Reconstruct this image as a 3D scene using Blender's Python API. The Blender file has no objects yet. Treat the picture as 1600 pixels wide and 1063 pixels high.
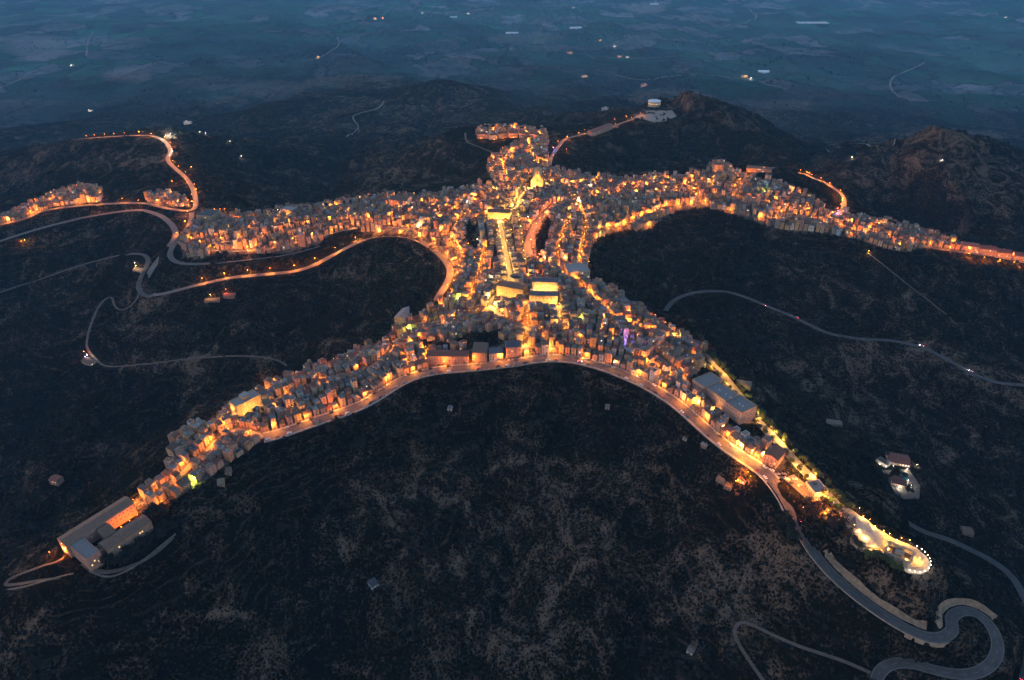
import bpy, math, random, sys
import numpy as np
from mathutils import Vector
R = math.radians
random.seed(7); rng = np.random.default_rng(7)
S = bpy.context.scene
COL = S.collection
# ------------------------------------------------------------------ camera
CZ, PITCH, F = 400.0, R(32.0), 800/math.tan(R(36.5))
cam = bpy.data.objects.new('camera', bpy.data.cameras.new('camera')); COL.objects.link(cam)
cam.location = (0, 0, CZ); cam.rotation_euler = (R(90)-PITCH, 0, 0)
cam.data.sensor_width = 36; cam.data.lens = 18/math.tan(R(36.5)); cam.data.clip_end = 60000; cam.data.clip_start = 1
S.camera = cam
cp, sp = math.cos(PITCH), math.sin(PITCH)
def ray(u, v):
    a, b = (u-800)/F, (v-531.5)/F
    return a, cp-b*sp, -sp-b*cp                      # x, y, z per unit depth
def plane(u, v, z):                                   # where a sight line meets a level
    a, b, c = ray(u, v); t = (z-CZ)/c
    return (a*t, b*t)
def proj(x, y, z):
    dz = np.asarray(z)-CZ
    dep = y*cp-dz*sp; up = y*sp+dz*cp
    return 800+F*x/dep, 531.5-F*up/dep, dep
# ------------------------------------------------------------------ noise
_P = rng.permutation(4096); _V = rng.random(4096)*2-1
def vnoise(x, y):
    xi = np.floor(x).astype(np.int64); yi = np.floor(y).astype(np.int64)
    fx = x-xi; fy = y-yi; fx = fx*fx*(3-2*fx); fy = fy*fy*(3-2*fy)
    def h(a, b): return _V[_P[(a+_P[b & 4095]) & 4095]]
    return ((h(xi, yi)*(1-fx)+h(xi+1, yi)*fx)*(1-fy)+(h(xi, yi+1)*(1-fx)+h(xi+1, yi+1)*fx)*fy)
def fbm(x, y, o=5):
    s = 0; a = 1; t = 0
    for i in range(o):
        s = s+a*vnoise(x+17.3*i, y-9.1*i); t += a; a *= .5; x = x*2.03; y = y*2.03
    return s/t
def segdist(X, Y, pts, vals):
    """distance to a polyline and the value interpolated along it"""
    best = np.full(X.shape, 1e9); val = np.zeros(X.shape)
    for (p, q, a, b) in zip(pts[:-1], pts[1:], vals[:-1], vals[1:]):
        dx, dy = q[0]-p[0], q[1]-p[1]; L = dx*dx+dy*dy+1e-9
        t = np.clip(((X-p[0])*dx+(Y-p[1])*dy)/L, 0, 1)
        d = np.hypot(X-p[0]-t*dx, Y-p[1]-t*dy)
        m = d < best; best = np.where(m, d, best); val = np.where(m, a+(b-a)*t, val)
    return best, val
# ------------------------------------------------------------------ terrain
RIDGES = [ # (u, v, z) along the crest, half width of the crest, flank slope
 ([(850,505,6),(760,535,2),(650,558,-2),(560,588,-4),(480,620,-6),(400,660,-8),(330,700,-10),(290,740,-13),(230,792,-14),(160,835,-16),(100,872,-24),(10,912,-45)], 22, .62),
 ([(850,505,6),(950,535,2),(1030,565,0),(1100,615,-2),(1170,672,-4),(1230,728,-6),(1320,800,-8),(1380,845,-8),(1440,882,-10),(1530,925,-55),(1640,970,-110)], 20, .62),
 ([(850,505,6),(800,420,10),(815,350,14),(838,290,22),(862,240,8),(840,212,6),(750,208,4)], 72, .45),
 ([(800,350,14),(700,330,14),(620,318,16),(540,330,4),(400,345,-6),(318,342,-14),(304,300,-22),(265,240,-14),(228,205,-2),(140,214,-34),(0,240,-110),(-200,280,-150)], 50, .45),
 ([(318,330,-20),(240,312,-22),(150,300,-22),(90,320,-30),(0,352,-46),(-150,400,-70)], 26, .5),
 ([(838,300,20),(920,290,16),(1000,288,14),(1100,282,18),(1200,296,8),(1300,335,0),(1400,368,-10),(1500,388,-18),(1620,402,-26),(1800,430,-40)], 55, .45),
 ([(1100,278,20),(1150,262,26),(1205,258,30),(1250,272,0),(1320,290,-40),(1390,240,0),(1470,196,60),(1545,215,20),(1640,255,-60)], 22, .42),
 ([(866,235,4),(890,214,2),(955,196,6),(1022,180,14),(1085,142,55),(1150,165,0),(1220,205,-90),(1260,240,-150)], 26, .42),
 ([(690,128,-190),(640,150,-210),(560,175,-200),(470,190,-250)], 40, .4),
 ([(690,128,-150),(760,165,-190),(800,195,-200)], 60, .35),
 ([(300,192,-240),(420,168,-190),(500,150,-210),(600,130,-260)], 60, .33),
 ([(-60,215,-230),(90,196,-240),(230,182,-270)], 60, .3),
 ([(1230,150,-300),(1330,172,-270),(1480,168,-300),(1650,190,-280)], 80, .3),
 ([(860,120,-330),(980,105,-340),(1100,100,-380)], 80, .25),
 ([(640,400,-20),(560,425,-62),(430,430,-66),(300,450,-74),(215,462,-84),(130,560,-150),(60,640,-200)], 26, .42),
 ([(1200,470,-110),(1350,520,-120),(1500,570,-110),(1600,600,-100),(1800,640,-120)], 40, .35),
 ([(1410,745,-104),(1500,800,-120),(1640,880,-150)], 40, .4),
 ([(60,330,-60),(150,260,-60),(60,240,-110),(-60,260,-150)], 40, .35),
 ([(90,755,-95),(30,820,-120),(-60,880,-170)], 30, .4),
]
_rd = []
for pts, hw, sl in RIDGES:
    _rd.append(([plane(u, v, z) for u, v, z in pts], [z for _, _, z in pts], hw, sl))
def base_h(X, Y):
    dist = np.hypot(X, Y-700)
    b = -215-np.interp(dist, [0, 900, 1800, 3500, 7000, 12000], [0, 10, 120, 300, 370, 330])
    far = np.clip((dist-1100)/1800, 0, 1)
    b = b+far*(100*fbm(X/1100+3, Y/1000+8, 4)+55*np.abs(fbm(X/520, Y/520, 4)))+16*fbm(X/160, Y/160, 3)
    # the broad mountain flank at the upper left
    b = b+far*np.clip((-X-2300)/3000, 0, 1)*180*np.clip((Y-3500)/3000, 0, 1)*(1+.6*fbm(X/700, Y/700, 4))
    H = b; k = 14.0; dm = np.full(X.shape, 1e9)
    wx = 22*fbm(X/90+50, Y/90, 3); wy = 22*fbm(X/90, Y/90+77, 3)
    for P, Z, hw, sl in _rd:
        d, z = segdist(X, Y, P, Z)
        d2 = segdist(X+wx, Y+wy, P, Z)[0]
        dd = np.maximum(0, np.where(d < hw, 0, np.maximum(d2-hw, (d-hw)*.35)))
        dd = dd*np.clip((d-hw)/25, 0, 1)
        r = z-sl*dd/(1+dd/1000)
        m = np.maximum(H, r); H = m+k*np.log(np.exp((H-m)/k)+np.exp((r-m)/k))-k*.0
        dm = np.minimum(dm, d-hw)
    g = np.clip(dm/120, 0, 1)
    H = H+g*(11*fbm(X/70, Y/70, 5)-26*np.abs(fbm(X/150+9, Y/190, 4))-12*np.abs(fbm(X/48+4, Y/75, 3))+6)+g*far*30*fbm(X/300, Y/300, 5)
    return H-k*.3
def spaced(segs, grow, lim):
    a = []
    for s, e, st in segs: a += list(np.arange(s, e, st))
    a.append(segs[-1][1]); st = segs[-1][2]
    while a[-1] < lim: st = min(st*grow, 130); a.append(a[-1]+st)
    return a
xp = spaced([(0, 640, 3.5), (640, 1250, 5)], 1.05, 11500)
xs = np.array([-v for v in xp[:0:-1]]+xp)
ys = np.array([-700, -500, -350, -250, -150, -60, 0, 50, 90, 120, 145, 165]+spaced([(180, 900, 3.5), (900, 1900, 5)], 1.025, 13000))
GX, GY = np.meshgrid(xs, ys)
HG = base_h(GX, GY)
def H(x, y):
    x = np.asarray(x, float); y = np.asarray(y, float)
    i = np.clip(np.searchsorted(xs, x)-1, 0, len(xs)-2); j = np.clip(np.searchsorted(ys, y)-1, 0, len(ys)-2)
    fx = (x-xs[i])/(xs[i+1]-xs[i]); fy = (y-ys[j])/(ys[j+1]-ys[j])
    return (HG[j, i]*(1-fx)+HG[j, i+1]*fx)*(1-fy)+(HG[j+1, i]*(1-fx)+HG[j+1, i+1]*fx)*fy
FLATS = [(-6, [(1296,790),(1325,788),(1345,800),(1372,822),(1400,838),(1436,852),(1456,870),(1460,890),(1445,904),(1415,902),(1395,888),(1368,874),(1340,864),(1322,848),(1312,825)]),
 (13, [(985,188),(1010,160),(1040,155),(1066,180),(1045,196),(1020,196)]), (-18, [(98,850),(205,772),(258,792),(250,812),(150,900),(104,880)]),
 (-90, [(1345,712),(1385,700),(1440,712),(1456,765),(1450,800),(1390,806),(1352,760)])]
def inpoly(U, V, poly):
    r = np.zeros(U.shape, bool); n = len(poly)
    for i in range(n):
        (x1, y1), (x2, y2) = poly[i], poly[(i+1) % n]
        if y1 == y2: continue
        c = ((y1 > V) != (y2 > V)) & (U < (x2-x1)*(V-y1)/(y2-y1)+x1); r ^= c
    return r
for z0, poly in FLATS:
    xy = [plane(u, v, z0) for u, v in poly]; ax = [p[0] for p in xy]; ay = [p[1] for p in xy]
    a0, a1 = np.searchsorted(xs, [min(ax)-40, max(ax)+40]); b0, b1 = np.searchsorted(ys, [min(ay)-40, max(ay)+40])
    sx, sy = GX[b0:b1, a0:a1], GY[b0:b1, a0:a1]
    d = segdist(sx, sy, xy+[xy[0]], [0]*(len(xy)+1))[0]; d = np.where(inpoly(sx, sy, xy), 0, d)
    f = np.clip(d/22, 0, 1); f = f*f*(3-2*f); HG[b0:b1, a0:a1] = z0*(1-f)+HG[b0:b1, a0:a1]*f
_T = np.geomspace(180, 15000, 2600)
def P(u, v):
    """the ground point seen at a picture position"""
    a, b, c = ray(u, v)
    dz = CZ+c*_T-H(a*_T, b*_T); k = np.argmax(dz < 0)
    if dz[k] >= 0: k = len(_T)-1
    k = max(k, 1); s = dz[k-1]/(dz[k-1]-dz[k]+1e-9); t = _T[k-1]+(_T[k]-_T[k-1])*s
    return Vector((a*t, b*t, float(H(a*t, b*t))))
def resample(pts, step):
    out = [pts[0]]
    for p, q in zip(pts[:-1], pts[1:]):
        n = max(1, int(round((q-p).length/step)))
        out += [p.lerp(q, i/n) for i in range(1, n+1)]
    return out
def smooth_pts(pts, it=3):
    for _ in range(it):
        pts = [pts[0]]+[(pts[i-1]+pts[i]*2+pts[i+1])/4 for i in range(1, len(pts)-1)]+[pts[-1]]
    return pts
def catmull(pts, n=6):
    out = []
    q = [pts[0]]+list(pts)+[pts[-1]]
    for i in range(1, len(q)-2):
        p0, p1, p2, p3 = q[i-1:i+3]
        for k in range(n):
            t = k/n
            out.append(tuple(.5*((2*b)+(-a+c)*t+(2*a-5*b+4*c-d)*t*t+(-a+3*b-3*c+d)*t**3) for a, b, c, d in zip(p0, p1, p2, p3)))
    out.append(tuple(pts[-1])); return out
RAVINES = [([(758,680),(768,760),(800,850),(790,910),(755,980),(735,1075)], 11, 13), ([(870,640),(850,740),(830,820),(800,870)], 7, 10), ([(620,700),(680,780),(740,850),(790,900)], 6, 10), ([(960,700),(900,800),(840,880)], 6, 10), ([(520,760),(560,860),(650,960),(700,1060)], 8, 12),
 ([(1060,760),(1040,860),(1000,960),(990,1070)], 7, 12), ([(430,790),(420,900),(450,1000),(470,1075)], 7, 12), ([(690,500),(560,545),(420,590),(260,640),(140,720),(60,820)], 9, 18), ([(1000,480),(1080,530),(1200,590),(1320,650),(1460,700),(1600,780)], 9, 18),
 ([(1300,470),(1330,540),(1350,600),(1330,650)], 6, 10), ([(1450,450),(1440,520),(1460,600),(1450,680)], 6, 10), ([(340,480),(330,540),(300,620)], 6, 10), ([(1480,215),(1450,270),(1430,330)], 14, 16), ([(1540,230),(1550,290),(1530,350)], 12, 16), ([(1410,225),(1380,270),(1370,320)], 12, 16), ([(1100,160),(1120,210),(1110,250)], 12, 18), ([(1030,195),(1000,230),(980,262)], 10, 16), ([(560,190),(540,240),(500,300)], 14, 20), ([(680,160),(640,220),(600,270)], 14, 20), ([(430,210),(420,270),(400,320)], 12, 18)]
for px, dp_, wd in RAVINES:
    q = [P(u, v) for u, v in px]; q = smooth_pts(resample(q, 12), 2)
    X0, X1, Y0, Y1 = min(p.x for p in q)-50, max(p.x for p in q)+50, min(p.y for p in q)-50, max(p.y for p in q)+50
    a0, a1 = np.searchsorted(xs, [X0, X1]); b0, b1 = np.searchsorted(ys, [Y0, Y1])
    if (q[-1]-q[0]).length > 1600: continue
    d = segdist(GX[b0:b1, a0:a1]+6*fbm(GX[b0:b1, a0:a1]/30, GY[b0:b1, a0:a1]/30, 3), GY[b0:b1, a0:a1], [(p.x, p.y) for p in q], [0]*len(q))[0]
    HG[b0:b1, a0:a1] -= dp_*np.exp(-np.abs(d/wd)**1.3)
# roads: name, width, material, pixel trace, lamp spacing (0 none), lamp colour
ROADS = {
 'main': (11, 'asphalt', [(412,684),(440,677),(480,663),(520,650),(560,636),(590,619),(615,602),(640,590),(680,579),(740,575),(800,567),(850,560),(900,562),(950,577),(1000,597),(1045,622),(1085,655),(1120,687),(1155,712),(1190,733),(1213,757),(1232,785),(1246,815),(1252,830)]),
 'descent': (8.5, 'dark_asphalt', [(1246,815),(1260,845),(1288,885),(1330,925),(1380,962),(1430,990),(1468,998),(1490,985),(1484,966),(1505,954),(1532,962),(1553,986),(1560,1016),(1545,1043),(1510,1056),(1460,1048),(1420,1036),(1385,1040),(1368,1062),(1375,1090)]),
 'promenade': (9, 'paving', [(1098,553),(1125,580),(1150,612),(1180,650),(1212,688),(1255,735),(1290,772),(1322,802)]),
 'square': (12, 'asphalt', [(1232,745),(1258,768),(1285,795),(1303,815)]),
 'west_road': (8, 'asphalt', [(0,352),(40,342),(75,328),(150,320),(225,318),(262,326),(296,330),(306,322),(303,300),(292,280),(272,262),(262,250),(266,236),(258,222),(235,212),(190,213),(130,217),(60,225)]),
 'bypass': (9, 'asphalt', [(-20,384),(60,358),(130,341),(205,329),(240,333),(264,347),(275,366),(262,388),(238,420),(226,440),(226,458),(250,461),(300,448),(370,433),(460,425),(505,408),(545,386),(570,374),(605,368),(640,371),(668,384),(692,404),(704,425),(694,450),(682,470)]),
 'spur': (6, 'dark_asphalt', [(200,398),(175,402),(110,420),(40,445),(-20,462)]),
 'hook': (6.5, 'dark_asphalt', [(200,398),(226,397),(232,410),(222,430),(216,448),(222,462),(238,464)]),
 'lower_loop': (8, 'asphalt', [(300,332),(296,352),(280,372),(268,388),(266,403),(280,412),(330,412),(400,404),(450,398),(500,384)]),
 'corso': (6, 'paving', [(780,346),(785,370),(791,400),(798,440),(790,462)]),
 'upper_corso': (6, 'paving', [(838,296),(818,302),(808,322),(795,338),(780,346)]),
 'ravine_road': (8, 'asphalt', [(866,320),(845,340),(830,362),(824,385),(834,404),(856,413),(890,412)]),
 'east_street': (7, 'asphalt', [(866,320),(900,312),(940,306),(1000,305),(1060,303),(1105,303),(1150,312),(1210,322),(1260,334),(1305,344),(1350,360),(1400,376),(1450,386),(1500,394),(1560,402),(1620,412)]),
 'east_spur': (7, 'asphalt', [(1300,342),(1315,330),(1319,315),(1312,300),(1292,287),(1262,275),(1245,270)]),
 'hill_street': (6, 'asphalt', [(1150,300),(1160,285),(1180,270),(1210,262)]),
 'north_road': (7, 'asphalt', [(858,262),(862,245),(874,228),(886,217),(920,208),(950,202),(985,187),(1000,180)]),
 'west_street': (6, 'paving', [(300,386),(340,380),(400,372),(460,358),(520,348),(580,345),(640,338),(700,335),(745,318),(780,300),(815,300)]),
 'west_lane': (5, 'paving', [(330,392),(400,392),(440,385),(500,370),(560,356),(620,356),(670,364)]),
 'mid_lane': (6, 'paving', [(668,384),(700,372),(712,350),(740,330)]),
 'front_lane': (5, 'paving', [(600,545),(640,520),(690,500),(740,490),(790,500),(840,520),(900,520),(950,525),(1000,540),(1050,575),(1075,600)]),
 'low_lane': (5, 'paving', [(412,684),(372,670),(345,683),(330,700),(300,725),(285,742),(265,756),(240,778),(222,790)]),
 'arm_lane': (5, 'paving', [(372,648),(420,630),(480,606),(540,590),(590,568),(620,540)]),
 'centre_lane': (5, 'paving', [(798,440),(775,462),(765,480),(790,500)]),
 'valley_road': (6.5, 'dark_asphalt', [(1040,486),(1052,470),(1080,459),(1120,455),(1160,463),(1200,479),(1250,501),(1300,523),(1350,531),(1400,533),(1440,543),(1480,562),(1520,585),(1560,599),(1640,604)]),
 'east_lower_road': (7, 'dark_asphalt', [(1420,818),(1445,832),(1500,852),(1560,884),(1594,922),(1610,960),(1609,1020),(1597,1075)]),
 'west_track': (3, 'dirt', [(218,458),(196,490),(178,478),(175,462),(160,470),(145,500),(135,540),(150,562),(170,574),(220,570),(290,562),(380,556),(430,562),(448,572)]),
 'south_track': (3, 'dirt', [(1200,1075),(1172,1035),(1150,1000),(1148,980),(1165,972),(1200,990),(1250,1010),(1310,1030),(1360,1052)]),
 'hill_track': (2.5, 'dirt', [(1355,395),(1400,430),(1450,470),(1480,492)]),
 'north_track': (4, 'dirt', [(727,208),(730,222),(750,230),(775,242)]),
 'tip_track': (3, 'dirt', [(100,872),(60,888),(20,905),(8,918),(60,908),(110,900)]),
 'slope_track': (4, 'dirt', [(270,840),(240,870),(200,890),(150,893),(130,880)]),
}
RW = {}
for n, (w, m, px) in ROADS.items():
    if n == 'descent':                                  # the hairpins keep a driveable gradient
        zz = [P(u, v).z for u, v in px[:7]]; zz += [zz[6]-1.8*(i+1) for i in range(len(px)-7)]
        pts = [Vector((*plane(u, v, z), z)) for u, v, z in catmull([(u, v, z) for (u, v), z in zip(px, zz)], 4)]
    else: pts = [P(u, v) for u, v in catmull(px, 4)]
    cl = [pts[0]]
    for p in pts[1:]:                                   # drop jumps over a crest
        if (p-cl[-1]).length < 260: cl.append(p)
    pts = smooth_pts(resample(cl, 5), 4)
    z = np.array([p.z for p in pts])
    for _ in range(14): z[1:-1] = (z[:-2]+2*z[1:-1]+z[2:])/4
    for p, q in zip(pts, z): p.z = q
    RW[n] = pts
    A = np.array([[p.x, p.y, p.z] for p in pts]); pad = w/2+22
    i0, i1 = np.searchsorted(xs, [A[:, 0].min()-pad, A[:, 0].max()+pad]); j0, j1 = np.searchsorted(ys, [A[:, 1].min()-pad, A[:, 1].max()+pad])
    if i1 <= i0 or j1 <= j0: continue
    best = np.full((j1-j0, i1-i0), 1e9); val = np.zeros_like(best)
    for k in range(0, len(A)-1, 8):
        B = A[k:k+9]
        a0, a1 = np.searchsorted(xs, [B[:, 0].min()-pad, B[:, 0].max()+pad]); b0, b1 = np.searchsorted(ys, [B[:, 1].min()-pad, B[:, 1].max()+pad])
        a0, a1, b0, b1 = max(a0, i0), min(a1, i1), max(b0, j0), min(b1, j1)
        if a1 <= a0 or b1 <= b0: continue
        d, zz = segdist(GX[b0:b1, a0:a1], GY[b0:b1, a0:a1], B[:, :2].tolist(), B[:, 2].tolist())
        s1 = best[b0-j0:b1-j0, a0-i0:a1-i0]; s2 = val[b0-j0:b1-j0, a0-i0:a1-i0]
        mm = d < s1; s1[mm] = d[mm]; s2[mm] = zz[mm]
    f = np.clip((best-(w/2+4.5))/12, 0, 1) if n != 'east_lower_road' else np.clip((best-(w/2+2))/5, 0, 1); f = f*f*(3-2*f)
    HG[j0:j1, i0:i1] = np.where(best < 1e8, val*(1-f)+HG[j0:j1, i0:i1]*f, HG[j0:j1, i0:i1])
# ------------------------------------------------------------------ town footprint (picture outline -> ground mask)
POLYS = {
 'west': [(283,374),(300,352),(330,345),(400,334),(476,327),(552,317),(608,306),(679,306),(725,298),(781,288),(800,300),(790,470),(700,472),(712,440),(704,415),(690,398),(667,379),(628,364),(578,366),(560,358),(537,360),(519,363),(499,380),(451,396),(400,397),(350,396),(300,405),(286,398)],
 'north': [(781,292),(768,280),(762,265),(765,245),(790,234),(812,226),(812,214),(742,211),(744,202),(800,200),(850,206),(858,218),(855,236),(860,262),(885,272),(890,300),(800,305)],
 'east': [(860,270),(930,276),(985,281),(1010,275),(1060,276),(1100,269),(1120,256),(1170,276),(1212,284),(1250,300),(1275,312),(1295,332),(1340,338),(1400,352),(1440,363),(1500,382),(1500,394),(1440,388),(1415,394),(1380,388),(1340,374),(1290,364),(1240,362),(1200,354),(1150,335),(1100,323),(1060,328),(1035,342),(1010,362),(985,358),(940,368),(925,385),(921,405),(920,445),(850,440),(850,300)],
 'centre': [(700,470),(720,430),(740,350),(790,290),(880,290),(905,320),(921,405),(921,442),(960,458),(990,490),(980,560),(700,560),(640,500)],
 'front': [(625,505),(700,470),(990,480),(1025,497),(1062,522),(1100,545),(1112,562),(1078,590),(1072,612),(1060,630),(1045,619),(1000,594),(950,573),(900,557),(850,555),(800,562),(740,571),(680,574),(640,585),(600,560),(598,532)],
 'left': [(272,690),(290,676),(330,660),(362,638),(400,612),(480,578),(540,558),(600,530),(640,505),(650,583),(615,597),(590,613),(560,630),(520,643),(480,656),(440,671),(415,682),(390,702),(360,722),(330,745),(300,765),(262,786),(238,800),(214,803),(206,786),(240,757),(262,742),(270,712)],
 'right': [(1072,608),(1110,635),(1150,672),(1178,682),(1205,700),(1228,718),(1222,738),(1192,727),(1157,706),(1122,680),(1088,648),(1056,626)],
 'hamlet': [(0,346),(45,322),(85,300),(120,292),(160,296),(160,316),(85,322),(45,340),(0,352)],
 'hamlet2': [(232,305),(250,300),(296,312),(298,324),(262,322),(232,318)],
}
cell = 2.0; ox, oy = -1500.0, 180.0; nx, ny = 1600, 950
CX, CY = np.meshgrid(ox+(np.arange(nx)+.5)*cell, oy+(np.arange(ny)+.5)*cell)
CH = H(CX, CY); PU, PV, PD = proj(CX, CY, CH)
URB = np.zeros(PU.shape, bool); ZONE = {}
for n, p in POLYS.items():
    m = inpoly(PU, PV, p); URB |= m; ZONE[n] = m
HOLES = [[(730,348),(743,352),(746,388),(735,394),(726,370)], [(836,375),(850,345),(862,342),(856,375),(848,408),(838,405)],
         [(642,528),(700,535),(742,520),(785,515),(785,538),(730,545),(655,548)], [(500,385),(520,365),(560,362),(560,380)]]
for p in HOLES: URB &= ~inpoly(PU, PV, p)
# keep only ground that can be seen (not behind a crest)
OCC = np.zeros((int(ny*cell), int(nx*cell)), bool)      # 1 m occupancy raster
def mark(pts):
    for x, y in pts:
        i, j = int(x-ox), int(y-oy)
        if 0 <= i < OCC.shape[1] and 0 <= j < OCC.shape[0]: OCC[j, i] = True
def occ_pts(cx, cy, a, w, d, st=.9):
    ca, sa = math.cos(a), math.sin(a)
    n, m = max(2, int(w/st)+1), max(2, int(d/st)+1)
    U, V = np.meshgrid(np.linspace(-w/2, w/2, n), np.linspace(-d/2, d/2, m))
    return np.stack([cx+U*ca-V*sa, cy+U*sa+V*ca], -1).reshape(-1, 2)
def free(pts):
    i = (pts[:, 0]-ox).astype(int); j = (pts[:, 1]-oy).astype(int)
    if i.min() < 0 or j.min() < 0 or i.max() >= OCC.shape[1] or j.max() >= OCC.shape[0]: return False
    return not OCC[j, i].any()
def urban(x, y):
    i, j = int((x-ox)/cell), int((y-oy)/cell)
    return 0 <= i < nx and 0 <= j < ny and URB[j, i]
for n, pts in RW.items():
    w = ROADS[n][0]+1.5
    for p, q in zip(pts[:-1], pts[1:]):
        d = q-p
        if d.length < .1 or not (ox < p.x < ox+nx*cell and oy < p.y < oy+ny*cell): continue
        mark(occ_pts((p.x+q.x)/2, (p.y+q.y)/2, math.atan2(d.y, d.x), d.length+2, w))
# ------------------------------------------------------------------ materials
M = {}
def nd(nt, t, **k):
    n = nt.nodes.new(t)
    for a, b in k.items():
        if a.startswith('_'): n.inputs[a[1:].replace('_', ' ')].default_value = b
        else: setattr(n, a, b)
    return n
def mat(name, c, rough=.85, var=.25, sc=.6, bump=.0, metal=0, emit=None, es=0, rnd=.12):
    m = bpy.data.materials.new(name); m.use_nodes = True; nt = m.node_tree; b = nt.nodes['Principled BSDF']
    b.inputs['Roughness'].default_value = rough; b.inputs['Metallic'].default_value = metal
    L = nt.links.new
    if emit:
        b.inputs['Base Color'].default_value = (*c, 1)
        b.inputs['Emission Color'].default_value = (*emit, 1); b.inputs['Emission Strength'].default_value = es
        M[name] = m; return m
    g = nd(nt, 'ShaderNodeNewGeometry'); nz = nd(nt, 'ShaderNodeTexNoise', _Scale=sc, _Detail=6.0, _Roughness=.65)
    L(g.outputs['Position'], nz.inputs['Vector'])
    oi = nd(nt, 'ShaderNodeObjectInfo')
    mr = nd(nt, 'ShaderNodeMapRange'); mr.inputs[3].default_value = 1-var; mr.inputs[4].default_value = 1+var
    mr.inputs[1].default_value = .3; mr.inputs[2].default_value = .7; L(nz.outputs[0], mr.inputs[0])
    mr2 = nd(nt, 'ShaderNodeMapRange'); mr2.inputs[3].default_value = 1-rnd; mr2.inputs[4].default_value = 1+rnd; L(oi.outputs['Random'], mr2.inputs[0])
    mu = nd(nt, 'ShaderNodeMath', operation='MULTIPLY'); L(mr.outputs[0], mu.inputs[0]); L(mr2.outputs[0], mu.inputs[1])
    vm = nd(nt, 'ShaderNodeVectorMath', operation='SCALE'); vm.inputs[0].default_value = c; L(mu.outputs[0], vm.inputs['Scale'])
    L(vm.outputs[0], b.inputs['Base Color'])
    if bump:
        bp = nd(nt, 'ShaderNodeBump', _Strength=.6, _Distance=bump); L(nz.outputs[0], bp.inputs['Height']); L(bp.outputs[0], b.inputs['Normal'])
    M[name] = m; return m
WALLS = {'cream': (.31,.245,.165), 'grey': (.22,.2,.18), 'pink': (.35,.21,.165), 'white': (.4,.37,.33), 'ochre': (.38,.25,.12), 'brown': (.25,.17,.12), 'orange': (.45,.22,.12), 'pale blue': (.3,.36,.42)}
ROOFS = {'grey tile': (.115,.098,.08), 'brown tile': (.125,.08,.055), 'red tile': (.16,.06,.042), 'flat concrete': (.19,.185,.18), 'dark': (.06,.065,.08)}
for n, c in WALLS.items(): mat('wall_'+n, c, .9, .3, .35, .02)
for n, c in ROOFS.items(): mat('roof_'+n, c, .85, .35, .9, .05, rnd=.3)
mat('asphalt', (.105,.098,.092), .8, .3, .25, .01); mat('paving', (.2,.175,.15), .8, .25, .5, .02); mat('dirt', (.10,.078,.06), .95, .3, .3, .05)
mat('dark_asphalt', (.062,.058,.055), .9, .35, .12, .02); mat('garden_stone', (.13,.11,.085), .95, .4, .3, .1); mat('lane', (.2,.185,.17), .95, .3, .01); mat('concrete', (.32,.3,.28), .85, .25, .4, .03); mat('stone', (.3,.25,.19), .9, .35, .3, .08); mat('paint', (.22,.22,.21), .7, .15, 1)  # second asphalt, darkened to paint the lack of lamplight on country roads
mat('metal', (.12,.12,.12), .5, .1, 1, metal=.6); mat('wood', (.09,.05,.03), .7, .2, 3); mat('glass', (.02,.025,.03), .15, .0, 1)
mat('blind', (.16,.1,.07), .7, .2, 2); mat('pale_frame', (.45,.43,.4), .7, .1, 2); mat('tank', (.35,.38,.42), .5, .1, 1)
mat('bark', (.07,.05,.035), .95, .3, 2); mat('tyre', (.015,.015,.015), .9, .1, 2); mat('lawn', (.05,.11,.02), .95, .3, .6); mat('pitch', (.24,.2,.16), .95, .15, .05)
mat('pool', (.03,.25,.28), .1, .05, 1); mat('panel', (.015,.02,.05), .25, .1, .5); mat('sheet', (.62,.66,.68), .5, .1, .2)
mat('headlight', (1, 1, 1), emit=(1, .9, .75), es=60); mat('taillight', (.5, .02, .02), emit=(1, .03, .05), es=25)
mat('window_light', (.8, .6, .3), emit=(1, .5, .15), es=.5); mat('window_light_white', (.8, .8, .8), emit=(1, .85, .6), es=.6)
LC = {'o': (1, .245, .022), 'y': (1, .47, .085), 'g': (.8, .9, .12), 'w': (1, .88, .72), 'b': (.25, .2, 1), 'r': (1, .2, .04)}
for k, c in LC.items(): mat('bulb_'+k, c, emit=c, es=14)
def leafmat(name, c):
    m = mat(name, c, .9, .45, .9, rnd=.35); return m
for n, c in {'leaf_dark': (.008,.011,.007), 'leaf_olive': (.014,.015,.010), 'leaf_rust': (.035,.02,.011), 'leaf_green': (.05,.07,.02)}.items(): leafmat(n, c)
for n in list(ROADS):
    pass
# material that reads its colour from the mesh (the far houses and the scrub)
def attrmat(name, rough=.9, var=.3, sc=.6):
    m = mat(name, (1, 1, 1), rough, var, sc, rnd=0); nt = m.node_tree
    a = nd(nt, 'ShaderNodeAttribute', attribute_name='col'); vm = [n for n in nt.nodes if n.type == 'VECT_MATH'][0]
    nt.links.new(a.outputs['Color'], vm.inputs[0]); return m
attrmat('coloured'); attrmat('scrub', .95, .35, .5)
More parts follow.
